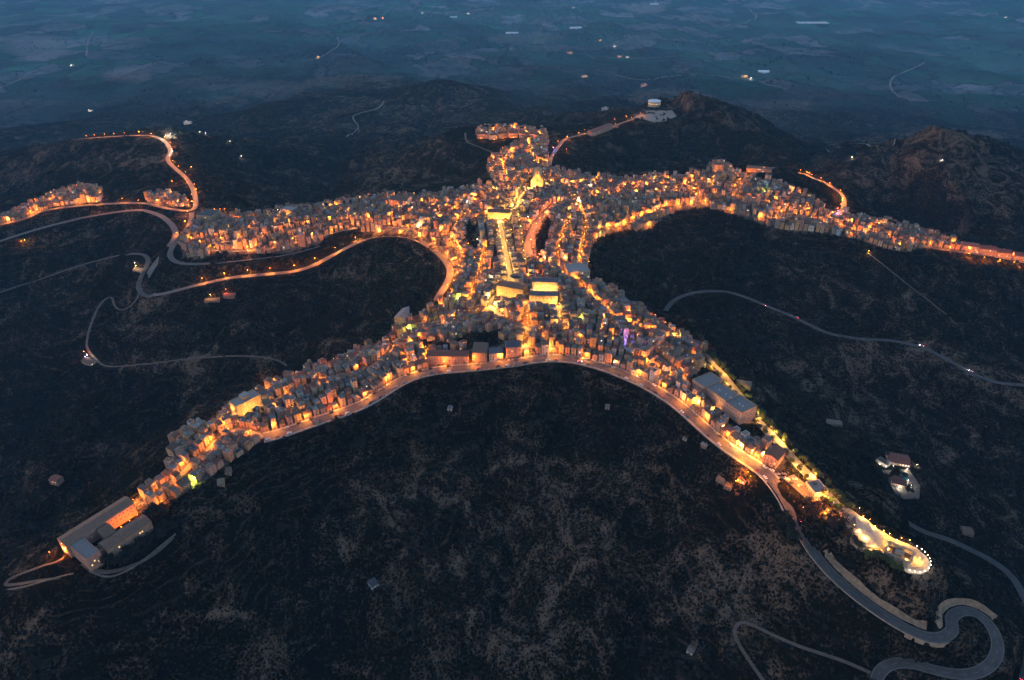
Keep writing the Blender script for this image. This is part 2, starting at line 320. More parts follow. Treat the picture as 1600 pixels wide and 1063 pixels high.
# ------------------------------------------------------------------ mesh building
class MB:
    def __init__(s): s.v = []; s.f = []; s.m = []; s.c = []; s.mats = []; s.T = None; s.col = (1, 1, 1)
    def mi(s, name):
        if name not in s.mats: s.mats.append(name)
        return s.mats.index(name)
    def add(s, vs, fs, m):
        o = len(s.v); k = s.mi(m)
        if s.T:
            x0, y0, z0, a = s.T; ca, sa = math.cos(a), math.sin(a)
            vs = [(x0+x*ca-y*sa, y0+x*sa+y*ca, z0+z) for x, y, z in vs]
        s.v += vs; s.f += [tuple(i+o for i in f) for f in fs]; s.m += [k]*len(fs); s.c += [s.col]*len(fs)
    def box(s, x0, x1, y0, y1, z0, z1, m):
        s.add([(x0,y0,z0),(x1,y0,z0),(x1,y1,z0),(x0,y1,z0),(x0,y0,z1),(x1,y0,z1),(x1,y1,z1),(x0,y1,z1)],
              [(3,2,1,0),(4,5,6,7),(0,1,5,4),(1,2,6,5),(2,3,7,6),(3,0,4,7)], m)
    def prism(s, prof, x0, x1, m, axis='x'):            # profile (y,z) extruded along x, or (x,z) along y
        n = len(prof)
        if axis == 'x': vs = [(x0, a, b) for a, b in prof]+[(x1, a, b) for a, b in prof]
        else: vs = [(a, x0, b) for a, b in prof]+[(a, x1, b) for a, b in prof]
        fs = [tuple(range(n)), tuple(range(2*n-1, n-1, -1))]+[(i, i+n, (i+1) % n+n, (i+1) % n) for i in range(n)]
        s.add(vs, fs, m)
    def cyl(s, x, y, z0, z1, r0, r1, m, n=8):
        vs = [(x+r0*math.cos(2*math.pi*i/n), y+r0*math.sin(2*math.pi*i/n), z0) for i in range(n)]+[(x+r1*math.cos(2*math.pi*i/n), y+r1*math.sin(2*math.pi*i/n), z1) for i in range(n)]
        s.add(vs, [tuple(range(n-1, -1, -1)), tuple(range(n, 2*n))]+[(i, (i+1) % n, (i+1) % n+n, i+n) for i in range(n)], m)
    def tube(s, p, q, r0, r1, m, n=6):
        p, q = Vector(p), Vector(q); d = (q-p).normalized(); u = d.orthogonal().normalized(); w = d.cross(u)
        vs = [tuple(c+(u*math.cos(2*math.pi*i/n)+w*math.sin(2*math.pi*i/n))*r) for c, r in ((p, r0), (q, r1)) for i in range(n)]
        s.add(vs, [tuple(range(n-1, -1, -1)), tuple(range(n, 2*n))]+[(i, (i+1) % n, (i+1) % n+n, i+n) for i in range(n)], m)
    def mesh(s, name, colour=False):
        me = bpy.data.meshes.new(name); me.from_pydata(s.v, [], s.f)
        for k in s.mats: me.materials.append(M[k])
        me.polygons.foreach_set('material_index', s.m)
        if colour:
            a = me.attributes.new('col', 'FLOAT_COLOR', 'FACE'); a.data.foreach_set('color', np.array([(*c, 1) for c in s.c], 'f').ravel())
        me.update(); return me
    def obj(s, name, parent=None, colour=False):
        if not s.f: return None
        return link(name, s.mesh(name, colour), parent)
def link(name, data, parent=None, loc=None, rz=0, sc=None):
    o = bpy.data.objects.new(name, data); COL.objects.link(o)
    if parent: o.parent = parent
    if loc is not None: o.location = loc
    if rz: o.rotation_euler = (0, 0, rz)
    if sc: o.scale = sc
    return o
def tag(o, label=None, cat=None, group=None, kind=None):
    if label: o['label'] = label
    if cat: o['category'] = cat
    if group: o['group'] = group
    if kind: o['kind'] = kind
    return o
ONES = 'zero first second third fourth fifth sixth seventh eighth ninth tenth eleventh twelfth thirteenth fourteenth fifteenth sixteenth seventeenth eighteenth nineteenth'.split()
TENS = '- - twenty thirty forty fifty sixty seventy eighty ninety'.split()
def nth(n):
    if n < 20: return ONES[n]
    t, o = divmod(n, 10)
    return (TENS[t][:-1]+'ieth') if o == 0 else TENS[t]+'-'+ONES[o]
# ------------------------------------------------------------------ world, sun, haze
W = bpy.data.worlds.new('World'); S.world = W; W.use_nodes = True; nt = W.node_tree
sky = nd(nt, 'ShaderNodeTexSky', sky_type='NISHITA', sun_disc=False, sun_elevation=R(1.5), sun_rotation=R(-70), altitude=700, air_density=1.0, dust_density=.6, ozone_density=2.5)
bg = nt.nodes['Background']; wb = nd(nt, 'ShaderNodeVectorMath', operation='MULTIPLY'); wb.inputs[1].default_value = (1.27, .97, .88); nt.links.new(sky.outputs[0], wb.inputs[0]); nt.links.new(wb.outputs[0], bg.inputs['Color']); bg.inputs['Strength'].default_value = WORLD = .33
sl = bpy.data.lights.new('sun', 'SUN'); sl.energy = .1; sl.angle = R(20); sl.color = (1, .75, .6)
so = link('sun', sl, None, (-500, 500, 900)); so.rotation_euler = (R(62), 0, R(-70))
# ------------------------------------------------------------------ ground sheet
def ground():
    n, m = len(xs), len(ys)
    v = np.stack([GX, GY, HG], -1).reshape(-1, 3)
    idx = np.arange(n*m).reshape(m, n)
    q = np.stack([idx[:-1, :-1], idx[:-1, 1:], idx[1:, 1:], idx[1:, :-1]], -1).reshape(-1, 4)
    me = bpy.data.meshes.new('ground'); me.vertices.add(len(v)); me.vertices.foreach_set('co', v.ravel().astype('f'))
    me.loops.add(q.size); me.loops.foreach_set('vertex_index', q.ravel().astype('i'))
    me.polygons.add(len(q)); me.polygons.foreach_set('loop_start', np.arange(0, q.size, 4, dtype='i')); me.update(calc_edges=True)
    me.polygons.foreach_set('use_smooth', np.ones(len(q), bool))
    U, V, D = proj(GX, GY, HG)
    urb = np.zeros(GX.shape)
    for p in POLYS.values(): urb = np.maximum(urb, inpoly(U, V, p))
    for p in HOLES: urb = np.where(inpoly(U, V, p), 0, urb)
    urb = np.where(GY < 2000, urb, 0)
    bare = np.zeros(GX.shape)
    # tan cuttings, ploughed and bare patches: centre, radii in picture units, strength
    for u, v_, a, b, k in BARE:
        r = ((U-u)/a)**2+((V-v_)/b)**2+.5*fbm(GX/40, GY/40, 3); bare = np.maximum(bare, k*np.clip((1.15-r)*3, 0, 1))
    a = me.attributes.new('urban', 'FLOAT', 'POINT'); a.data.foreach_set('value', urb.ravel().astype('f'))
    a = me.attributes.new('bare', 'FLOAT', 'POINT'); a.data.foreach_set('value', bare.ravel().astype('f'))
    me.materials.append(groundmat()); return tag(link('ground', me), kind='structure')
BARE = [(870,770,150,60,.5),(620,760,90,30,.45),(560,850,40,14,.5),(1010,700,60,40,.4),(930,850,60,40,.5),(860,1010,110,50,.4),(1150,880,110,60,.5),(1060,800,60,40,.5),
        (330,960,80,10,.8),(260,1010,120,8,.6),(30,1000,50,40,.4),(1470,905,50,22,.9),(1350,905,60,16,.7),(1420,940,60,20,.6),(1400,560,120,30,.45),(1290,580,60,25,.4),(1520,590,70,20,.7),(1300,470,70,30,.35),
        (240,512,50,7,.7),(240,480,40,12,.5),(200,117,42,12,.8),(60,75,50,20,.6),(560,128,80,12,.7),(540,170,70,20,.5),(700,160,60,24,.5),(430,140,60,14,.5),(330,130,60,10,.5),(350,160,40,8,.5),(1050,155,70,16,.6),(1020,178,34,9,.8),
        (262,206,9,8,1.6),(1450,210,60,14,.5),(1010,12,30,9,.7),(820,60,60,9,.4),(1200,165,90,10,.4),(170,700,60,14,.5),(330,640,90,14,.45),(420,600,70,12,.45),(250,570,90,14,.3),(640,240,60,20,.4),(1150,950,60,30,.4),(1480,690,80,40,.25),(100,230,60,14,.4),(40,270,40,20,.45),(230,620,60,14,.35),(1420,255,130,45,.6),(1540,290,80,60,.5),(1330,250,60,30,.5),(1500,215,70,14,.7),(1060,170,90,14,.5),(1180,185,60,20,.4),(690,160,70,30,.4),(560,190,120,30,.35),(650,250,100,40,.35),(150,250,100,20,.4),(1180,900,90,80,.4),(1100,930,100,90,.35),(780,900,260,130,.25),(1450,620,160,70,.35),(250,540,180,90,.15),(330,560,100,60,.2)]
def groundmat():
    m = bpy.data.materials.new('ground'); m.use_nodes = True; nt = m.node_tree; L = nt.links.new; b = nt.nodes['Principled BSDF']; b.inputs['Roughness'].default_value = 1; b.inputs['Specular IOR Level'].default_value = 0
    g = nd(nt, 'ShaderNodeNewGeometry'); pos = g.outputs['Position']
    def noise(sc, det=6, ro=.6, w=0, vec=None):
        n = nd(nt, 'ShaderNodeTexNoise', _Scale=sc, _Detail=float(det), _Roughness=ro, _Distortion=float(w)); L(vec or pos, n.inputs['Vector']); return n.outputs[0]
    def rng_(x, a, b_, c=0, d=1):
        n = nd(nt, 'ShaderNodeMapRange'); L(x, n.inputs[0])
        for i, k in enumerate((a, b_, c, d)): n.inputs[i+1].default_value = k
        return n.outputs[0]
    def math_(op, a, b_):
        n = nd(nt, 'ShaderNodeMath', operation=op)
        for i, k in enumerate((a, b_)):
            if isinstance(k, (int, float)): n.inputs[i].default_value = k
            else: L(k, n.inputs[i])
        return n.outputs[0]
    def mix(f, a, b_):
        n = nd(nt, 'ShaderNodeMix', data_type='RGBA')
        if isinstance(f, float): n.inputs[0].default_value = f
        else: L(f, n.inputs[0])
        for i, k in ((6, a), (7, b_)):
            if isinstance(k, tuple): n.inputs[i].default_value = (*k, 1)
            else: L(k, n.inputs[i])
        return n.outputs[2]
    sep = nd(nt, 'ShaderNodeSeparateXYZ'); L(pos, sep.inputs[0])
    fine = noise(.35, 8, .75); mq = nd(nt, 'ShaderNodeMapping'); mq.inputs['Scale'].default_value = (1.15, .9, 1.2); L(pos, mq.inputs['Vector']); mid = noise(.03, 9, .72, 1.2, mq.outputs[0]); big = noise(.006, 5, .6, .5)
    at = nd(nt, 'ShaderNodeAttribute', attribute_name='bare'); ab = at.outputs['Fac']
    dv = nd(nt, 'ShaderNodeVectorMath', operation='ADD'); dn = nd(nt, 'ShaderNodeTexNoise', _Scale=.3, _Detail=3.0); L(pos, dn.inputs['Vector']); ds = nd(nt, 'ShaderNodeVectorMath', operation='SCALE'); ds.inputs['Scale'].default_value = 2.2; L(dn.outputs['Color'], ds.inputs[0]); L(pos, dv.inputs[0]); L(ds.outputs[0], dv.inputs[1])
    def vor(sc):
        n = nd(nt, 'ShaderNodeTexVoronoi', _Scale=sc); L(dv.outputs[0], n.inputs['Vector']); return n.outputs['Distance']
    cover = math_('ADD', math_('MULTIPLY', math_('SUBTRACT', mid, .5), 2.5), math_('ADD', math_('MULTIPLY', math_('SUBTRACT', big, .5), 1.0), math_('MULTIPLY', ab, .38)))
    thr = rng_(cover, -.35, .45, .95, .30)
    bush = math_('MINIMUM', math_('SUBTRACT', vor(.42), thr), math_('SUBTRACT', vor(.75), math_('MULTIPLY', thr, .75)))
    open_ = rng_(bush, -.12, .12)
    veg = mix(rng_(fine, .35, .68), (.0035,.0038,.003), (.014,.0125,.009))
    veg = mix(rng_(big, .45, .62), veg, mix(rng_(fine, .35, .65), (.004,.0055,.0035), (.013,.014,.008)))
    soil = mix(rng_(noise(.8, 6, .7), .3, .7), (.04,.031,.025), (.105,.08,.06))
    soil = mix(rng_(cover, .1, .5), soil, mix(rng_(noise(.5, 7, .7), .3, .7), (.085,.063,.045), (.24,.18,.13)))
    scrub = veg; patch = open_
    # terraces: thin level lines on the slopes
    zz = math_('ADD', math_('MULTIPLY', sep.outputs['Z'], .16), math_('MULTIPLY', noise(.02, 3, .5), 3.0))
    ter = rng_(math_('PINGPONG', zz, .5), .36, .46)
    ter = math_('MULTIPLY', ter, rng_(noise(.008, 4, .6), .46, .56)); ter = math_('MULTIPLY', ter, rng_(noise(.15, 4, .6), .42, .6))
    near = mix(math_('MAXIMUM', patch, math_('MULTIPLY', ter, .85)), scrub, soil)
    # far farmland: a patchwork of fields with hedgerow lines, distance haze put into the colour
    wv = nd(nt, 'ShaderNodeVectorMath', operation='ADD'); nn = nd(nt, 'ShaderNodeTexNoise', _Scale=.0016, _Detail=6.0); L(pos, nn.inputs['Vector'])
    sc = nd(nt, 'ShaderNodeVectorMath', operation='SCALE'); sc.inputs['Scale'].default_value = 700; L(nn.outputs['Color'], sc.inputs[0]); L(pos, wv.inputs[0]); L(sc.outputs[0], wv.inputs[1])
    mp = nd(nt, 'ShaderNodeMapping'); mp.inputs['Scale'].default_value = (.0042, .0030, 0); mp.inputs['Rotation'].default_value = (0, 0, .5); L(wv.outputs[0], mp.inputs['Vector'])
    vo = nd(nt, 'ShaderNodeTexVoronoi', _Scale=1.0); L(mp.outputs[0], vo.inputs['Vector']); ve = nd(nt, 'ShaderNodeTexVoronoi', _Scale=1.0, feature='DISTANCE_TO_EDGE'); L(mp.outputs[0], ve.inputs['Vector'])
    cs = nd(nt, 'ShaderNodeSeparateColor'); L(vo.outputs['Color'], cs.inputs[0])
    cr = nd(nt, 'ShaderNodeValToRGB'); L(cs.outputs[0], cr.inputs[0]); e = cr.color_ramp.elements
    cr.color_ramp.interpolation = 'CONSTANT'; e[0].position = 0; e[0].color = (.025,.065,.055,1); e[1].position = .22; e[1].color = (.025,.095,.06,1)
    for p_, c_ in ((.42,(.12,.125,.135)),(.6,(.04,.11,.075)),(.75,(.03,.045,.05)),(.88,(.16,.16,.17))): x = e.new(p_); x.color = (*c_, 1)
    hazed_field = mix(rng_(noise(.004, 8, .7), .35, .65), (.03,.05,.05), cr.outputs[0])
    hazed_field = mix(rng_(ve.outputs[0], .035, .012), hazed_field, (.025,.035,.035)); hazed_field = mix(rng_(noise(.012, 8, .75), .5, .62), hazed_field, (.03,.045,.045)); hazed_field = mix(rng_(noise(.0011, 4, .6), .4, .62), hazed_field, mix(.45, hazed_field, (.05,.085,.085)))
    hazed_field = mix(math_('MULTIPLY', ab, .7), hazed_field, (.17,.155,.15))
    fs = nd(nt, 'ShaderNodeVectorMath', operation='SCALE'); fs.inputs['Scale'].default_value = 2.6; L(hazed_field, fs.inputs[0]); hazed_field = fs.outputs[0]  # bluish albedo lifted to paint the brightness of haze over the plain
    farf = rng_(sep.outputs['Y'], 1900, 3300)
    farf = math_('MULTIPLY', farf, rng_(math_('ADD', sep.outputs['Z'], math_('MULTIPLY', noise(.002, 4, .6), 160)), -150, -290))
    c = mix(farf, near, hazed_field)
    au = nd(nt, 'ShaderNodeAttribute', attribute_name='urban')
    c = mix(au.outputs['Fac'], c, mix(rng_(noise(.4, 5), .35, .65), (.07,.06,.05), (.2,.17,.14)))
    L(c, b.inputs['Base Color'])
    bp = nd(nt, 'ShaderNodeBump', _Strength=.9, _Distance=1.6); L(math_('ADD', math_('SUBTRACT', fine, math_('MULTIPLY', open_, 1.2)), math_('MULTIPLY', mid, 4.0)), bp.inputs['Height']); L(bp.outputs[0], b.inputs['Normal'])
    return m
ground()
# ------------------------------------------------------------------ roads
def ribbon(name, pts, w, m, off, side=0, z=.0):
    vs, fs = [], []; n = len(pts)
    for i, p in enumerate(pts):
        d = (pts[min(i+1, n-1)]-pts[max(i-1, 0)]); d.z = 0; d.normalize(); nn = Vector((-d.y, d.x, 0))
        for k in (-1, 1):
            q = p+nn*(side+k*w/2); vs.append((q.x, q.y, p.z+off))
    for i in range(n-1): fs.append((2*i+1, 2*i, 2*i+2, 2*i+3))
    return vs, fs
for n, pts in RW.items():
    w, m, _ = ROADS[n]; mb = MB(); v, f = ribbon(n, pts, w, m, .32+.004*(list(RW).index(n) % 9)); mb.add(v, f, m)
    tag(mb.obj({'asphalt': 'road', 'dark_asphalt': 'road', 'paving': 'paved_street', 'dirt': 'dirt_track'}[m]), kind='structure')
mp = RW['main']
mb = MB()
for s in (-1, 1):
    v, f = ribbon('', mp, .16, 'paint', .37, s*4.9); mb.add(v, f, 'paint')
cum = 0
for i in range(0, len(mp)-1):
    if i % 2 == 0:
        v, f = ribbon('', mp[i:i+2], .16, 'paint', .375); mb.add(v, f, 'paint')
dp = RW['descent']
for s in (-1, 1):
    v, f = ribbon('', dp, .18, 'paint', .36, s*3.7); mb.add(v, f, 'paint')
for i in range(0, len(dp)-1, 2):
    v, f = ribbon('', dp[i:i+2], .16, 'paint', .365); mb.add(v, f, 'paint')
tag(mb.obj('road_markings'), kind='structure')
for px in ([(146,50),(138,64),(135,88)], [(470,96),(498,91),(520,78),(530,70),(527,58)], [(640,30),(700,20),(760,10),(800,4)], [(1445,98),(1425,108),(1395,122),(1392,138),(1408,152),(1450,160)], [(0,138),(30,125),(60,108),(100,102)], [(1080,20),(1120,40),(1180,30),(1170,14)],
           [(540,215),(560,200),(552,182),(590,170),(600,158)], [(960,118),(1010,126),(1060,118),(1150,122),(1230,140)], [(820,70),(900,84),(980,92),(1060,88)], [(1280,235),(1340,225),(1390,232),(1400,215)]):
    q = resample([P(u, v) for u, v in catmull(px, 4)], 25)
    for p in q: p.z = float(H(p.x, p.y))
    mb = MB(); v, f = ribbon('', q, 3+q[0].y/700, 'dirt', 1.2); mb.add(v, f, 'lane'); tag(mb.obj('country_lane'), kind='structure')
mb = MB()
k0 = min(range(len(mp)), key=lambda i: (mp[i]-P(1215, 760)).length)
for s in (-1, 1):
    for z in range(k0-1):
        p, q = mp[z], mp[z+1]; d = q-p; a = math.atan2(d.y, d.x); mb.T = (p.x, p.y, p.z+.3, a); o = s*6.3
        mb.box(0, d.length+.05, o-.75, o+.75, -.6, .14, 'concrete')
mb.T = None; tag(mb.obj('pavement'), kind='structure')
print('roads ok')
# ------------------------------------------------------------------ shared small parts
def shared(build, name):
    mb = MB(); build(mb); return mb.mesh(name)
def _win(pane, fr):
    def b(mb):
        mb.box(-.62, .62, -.05, .02, -.85, -.72, fr); mb.box(-.6, .6, -.05, .02, .72, .82, fr)
        mb.box(-.6, -.5, -.04, .02, -.72, .72, fr); mb.box(.5, .6, -.04, .02, -.72, .72, fr)
        mb.box(-.5, .5, -.015, .02, -.72, .72, pane); mb.box(-.03, .03, -.03, -.016, -.72, .72, fr)
    return b
WIN = {'dark': shared(_win('glass', 'pale_frame'), 'window'), 'blind': shared(_win('blind', 'blind'), 'window_shutters'),
       'lit': shared(_win('window_light', 'pale_frame'), 'window_lit'), 'litw': shared(_win('window_light_white', 'pale_frame'), 'window_lit_white')}
def _door(mb):
    mb.box(-.6, .6, -.04, .02, 0, 2.2, 'wood'); mb.box(-.75, -.6, -.08, .02, 0, 2.35, 'stone'); mb.box(.6, .75, -.08, .02, 0, 2.35, 'stone'); mb.box(-.6, .6, -.08, .02, 2.2, 2.35, 'stone')
def _gar(mb):
    mb.box(-1.2, 1.2, -.03, .02, 0, 2.4, 'blind')
    for k in range(5): mb.box(-1.2, 1.2, -.06, -.03, .2+k*.48, .26+k*.48, 'metal')
DOOR = shared(_door, 'door'); GAR = shared(_gar, 'garage_door')
def _balc(mb):
    mb.box(-1.5, 1.5, -.95, 0, -.16, 0, 'concrete'); mb.box(-1.5, 1.5, -.95, -.91, .85, .92, 'metal')
    for k in range(11): mb.box(-1.48+k*.293, -1.45+k*.293, -.94, -.92, 0, .85, 'metal')
    mb.box(-1.5, -1.46, -.91, 0, .85, .92, 'metal'); mb.box(1.46, 1.5, -.91, 0, .85, .92, 'metal')
BALC = shared(_balc, 'balcony')
def _chim(mb): mb.box(-.35, .35, -.35, .35, -.6, 1.1, 'stone'); mb.box(-.45, .45, -.45, .45, 1.1, 1.25, 'roof_brown tile'); mb.box(-.2, .2, -.2, .2, 1.25, 1.4, 'metal')
CHIM = shared(_chim, 'chimney')
def _tank(mb): mb.cyl(0, 0, .25, 1.5, .55, .55, 'tank', 10); mb.cyl(0, 0, 1.5, 1.65, .55, .2, 'tank', 10); mb.box(-.5, .5, -.5, .5, 0, .25, 'concrete')
TANK = shared(_tank, 'water_tank')
def _dish(mb): mb.tube((0, 0, 0), (0, 0, 1.6), .03, .03, 'metal', 4); mb.box(-.5, .5, -.01, .01, 1.3, 1.34, 'metal'); mb.box(-.4, .4, -.01, .01, 1.5, 1.54, 'metal')
DISH = shared(_dish, 'aerial')
def _hut(mb): mb.box(-1.5, 1.5, -1.3, 1.3, 0, 2.3, 'wall_cream'); mb.box(-1.65, 1.65, -1.45, 1.45, 2.3, 2.45, 'roof_flat concrete')
HUT = shared(_hut, 'stair_hut')
def body_of(mb, w, d, h, foot, roof, wm):
    """walls; returns the eaves drawn by roof_of"""
    if roof == 'gable': r = min(2.6, d*.17); mb.prism([(-d/2, foot), (d/2, foot), (d/2, h), (0, h+r), (-d/2, h)], -w/2, w/2, wm)
    elif roof == 'gable_y': r = min(3.2, w*.17); mb.prism([(-w/2, foot), (w/2, foot), (w/2, h), (0, h+r), (-w/2, h)], -d/2, d/2, wm, 'y')
    elif roof == 'shed': mb.prism([(-d/2, foot), (d/2, foot), (d/2, h+d*.16), (-d/2, h)], -w/2, w/2, wm)
    else: mb.box(-w/2, w/2, -d/2, d/2, foot, h, wm)
def roof_of(mb, w, d, h, roof, rm, wm):
    t = .22; o = .4
    if roof == 'gable':
        r = min(2.6, d*.17); k = r/(d/2)
        mb.prism([(-d/2-o, h-o*k+.02), (0, h+r+.02), (0, h+r+t), (-d/2-o, h-o*k+t)], -w/2-.2, w/2+.2, rm)
        mb.prism([(d/2+o, h-o*k+.02), (d/2+o, h-o*k+t), (.001, h+r+t), (.001, h+r+.02)], -w/2-.2, w/2+.2, rm)
    elif roof == 'gable_y':
        r = min(3.2, w*.17); k = r/(w/2)
        mb.prism([(-w/2-o, h-o*k+.02), (0, h+r+.02), (0, h+r+t), (-w/2-o, h-o*k+t)], -d/2-.2, d/2+.2, rm, 'y')
        mb.prism([(w/2+o, h-o*k+.02), (w/2+o, h-o*k+t), (.001, h+r+t), (.001, h+r+.02)], -d/2-.2, d/2+.2, rm, 'y')
    elif roof == 'shed': mb.prism([(-d/2-o, h+.02-o*.16), (d/2+.2, h+d*.16+.05), (d/2+.2, h+d*.16+t), (-d/2-o, h-o*.16+t)], -w/2-.15, w/2+.15, rm)
    else:
        mb.box(-w/2+.22, w/2-.22, -d/2+.22, d/2-.22, h+.003, h+.12, rm)
        for x0, x1, y0, y1 in ((-w/2-.03, w/2+.03, -d/2-.03, -d/2+.2), (-w/2-.03, w/2+.03, d/2-.2, d/2+.03), (-w/2-.03, -w/2+.2, -d/2+.2, d/2-.2), (w/2-.2, w/2+.03, -d/2+.2, d/2-.2)):
            mb.box(x0, x1, y0, y1, h+.004, h+.85, wm)
def faces_of(w, d): return ((0, -d/2, 0, w), (w/2, 0, math.pi/2, d), (0, d/2, math.pi, w), (-w/2, 0, -math.pi/2, d))
def seen_faces(x, y, a, w, d):
    out = []
    for k, (fx, fy, fa, L) in enumerate(faces_of(w, d)):
        na = a+fa-math.pi/2; c = math.cos(na)*(-x)+math.sin(na)*(-y)
        if k == 0 or c/math.hypot(x, y) > .12: out.append((k, fx, fy, fa, L))
    return out
def openings(w, d, st, faces, rnd, sh=3.1, dens=2.4, lit=.06, bal=.5, top=None):
    """(kind, x, y, z, rz) of every opening"""
    out = []
    for k, fx, fy, fa, L in faces:
        n = max(1, int((L-.8)/dens))
        if k != 0: n = max(1, int(n*.7))
        hasbal = k == 0 and rnd.random() < bal
        dr = rnd.randrange(n) if k == 0 else -1
        for s in range(st):
            for i in range(n):
                t = (i+.5)/n*L-L/2
                x = fx+math.cos(fa)*t; y = fy+math.sin(fa)*t
                if s == 0 and k == 0:
                    if i == dr: out.append(('door', x, y, 0, fa)); continue
                    if rnd.random() < .35 and L/n > 2.6: out.append(('garage', x, y, 0, fa)); continue
                if rnd.random() < (.1 if k == 0 else .3): continue
                q = rnd.random(); kind = 'lit' if q < lit*.7 else 'litw' if q < lit else 'blind' if q < .45 else 'dark'
                out.append((kind, x, y, s*sh+1.75, fa))
                if hasbal and s > 0 and L/n > 2.7 and i % 2 == s % 2: out.append(('balcony', x, y, s*sh+.4, fa))
    return out
def make_house(h, name='house', cat='house', label=None, group=None):
    x, y, z, a, w, d, st, roof, wc, rc = (h[k] for k in ('x', 'y', 'z', 'a', 'w', 'd', 'st', 'roof', 'wc', 'rc'))
    sh = h.get('sh', 2.9); ht = st*sh+h.get('ex', .4); rnd = random.Random(h['seed'])
    root = link(name, None, None, (x, y, z), a); tag(root, label, cat, group)
    wm, rm = 'wall_'+wc, 'roof_'+rc
    mb = MB(); body_of(mb, w, d, ht, h['foot'], roof, wm); mb.obj('wall', root)
    mb = MB(); roof_of(mb, w, d, ht, roof, rm, wm); ro = mb.obj('roof', root)
    if roof == 'flat':
        if rnd.random() < .55 and w > 5.5 and d > 6: link('stair_hut', HUT, ro, (rnd.choice((-1, 1))*(w/2-2), d/2-1.8, ht+.12))
        for _ in range(rnd.choice((0, 1, 1, 2))): link('water_tank', TANK, ro, (rnd.uniform(-w/2+1, w/2-1), rnd.uniform(-d/2+1, 0), ht+.12), rnd.random()*6)
    else:
        if rnd.random() < .7:
            yy = rnd.uniform(.1, .3)*d; r = min(2.6, d*.17)
            zz = ht+(r*(1-yy/(d/2)) if roof == 'gable' else (d/2+yy)*.16 if roof == 'shed' else .3)+.2
            link('chimney', CHIM, ro, (rnd.uniform(-w/2+1, w/2-1) if roof != 'gable_y' else -w/2+1, yy, zz))
    if rnd.random() < .5: link('aerial', DISH, ro, (rnd.uniform(-w/3, w/3), d*.02, ht+(min(2.6, d*.17) if roof == 'gable' else d*.09 if roof == 'shed' else .1)+.1), rnd.random()*3)
    fc = h.get('faces') or seen_faces(x, y, a, w, d)
    for kind, px_, py_, pz_, fa in openings(w, d, st, fc, rnd, sh, h.get('dens', 2.4), h.get('lit', .06), h.get('bal', .5)):
        me, nm = {'door': (DOOR, 'door'), 'garage': (GAR, 'garage_door'), 'balcony': (BALC, 'balcony')}.get(kind) or (WIN[kind], 'window')
        nx_, ny_ = math.cos(fa-math.pi/2)*.03, math.sin(fa-math.pi/2)*.03
        link(nm, me, root, (px_+nx_, py_+ny_, pz_), fa)
    return root
FC = {'dark': (.02, .02, .025), 'blind': (.1, .07, .05)}
def far_house(mb, h, wmb):
    x, y, z, a, w, d, st, roof, wc, rc = (h[k] for k in ('x', 'y', 'z', 'a', 'w', 'd', 'st', 'roof', 'wc', 'rc'))
    rnd = random.Random(h['seed']); ht = st*2.9+.3; f = rnd.uniform(.8, 1.15)
    mb.T = (x, y, z, a); wcol = tuple(c*f for c in WALLS[wc]); mb.col = wcol; body_of(mb, w, d, ht, h['foot'], roof, 'coloured')
    if roof == 'flat':
        mb.col = tuple(c*f for c in ROOFS[rc]); mb.box(-w/2+.22, w/2-.22, -d/2+.22, d/2-.22, ht+.003, ht+.12, 'coloured'); mb.col = wcol
        if rnd.random() < .6: xx = rnd.uniform(-w/2+2, w/2-2) if w > 5 else 0; mb.box(xx-1.5, xx+1.5, d/2-3.4, d/2-.3, ht+.125, ht+2.4, 'coloured')
        mb.box(-w/2-.03, w/2+.03, -d/2-.03, -d/2+.2, ht+.004, ht+.8, 'coloured')
    else: mb.col = tuple(c*f for c in ROOFS[rc]); roof_of(mb, w, d, ht, roof, 'coloured', 'coloured')
    for kind, px_, py_, pz_, fa in openings(w, d, st, seen_faces(x, y, a, w, d), rnd, lit=.05):
        wmb.T = None; ca, sa = math.cos(a), math.sin(a)
        gx, gy = x+px_*ca-py_*sa, y+px_*sa+py_*ca; wmb.T = (gx, gy, z+pz_, a+fa)
        if kind in ('lit', 'litw'): m = 'window_light' if kind == 'lit' else 'window_light_white'
        else: m = 'coloured'; wmb.col = FC.get(kind, (.07, .05, .04))
        if kind == 'balcony': wmb.col = (.3, .28, .26); wmb.add([(-1.4, 0, -.1), (-1.4, -.9, -.1), (1.4, -.9, -.1), (1.4, 0, -.1), (-1.4, -.9, .7), (1.4, -.9, .7)], [(0, 1, 2, 3), (1, 2, 5, 4)], m); continue
        z0, z1, hw = (0, 2.3, .8) if kind in ('door', 'garage') else (-.75, .75, .5)
        wmb.add([(-hw, -.05, z0), (hw, -.05, z0), (hw, -.05, z1), (-hw, -.05, z1)], [(0, 1, 2, 3)], m)
# ------------------------------------------------------------------ landmark buildings (front base edge traced on the ground)
def spec(e, d, st, roof, wc, rc, back=0, **k):
    p, q = P(*e[:2]), P(*e[2:]); v = q-p; a = math.atan2(v.y, v.x); w = math.hypot(v.x, v.y)
    z = k.pop('z', None)
    if z is None: z = (p.z+q.z)/2
    c = (p+q)/2+Vector((-math.sin(a), math.cos(a), 0))*(d/2+back)
    mark(occ_pts(c.x, c.y, a, w+.5, d+.5))
    cor = occ_pts(c.x, c.y, a, w, d, 4); foot = float(H(cor[:, 0], cor[:, 1]).min())-z-1
    s = dict(x=c.x, y=c.y, z=z, a=a, w=w, d=d, st=st, roof=roof, wc=wc, rc=rc, foot=min(foot, -.5), seed=random.randrange(10**6)); s.update(k); return s
LAMPS = []   # (position, colour, power factor, kind)
def lm(e, d, st, roof, wc, rc, name, label, cat, **k):
    s = spec(e, d, st, roof, wc, rc, **k); return make_house(s, name, cat, label), s
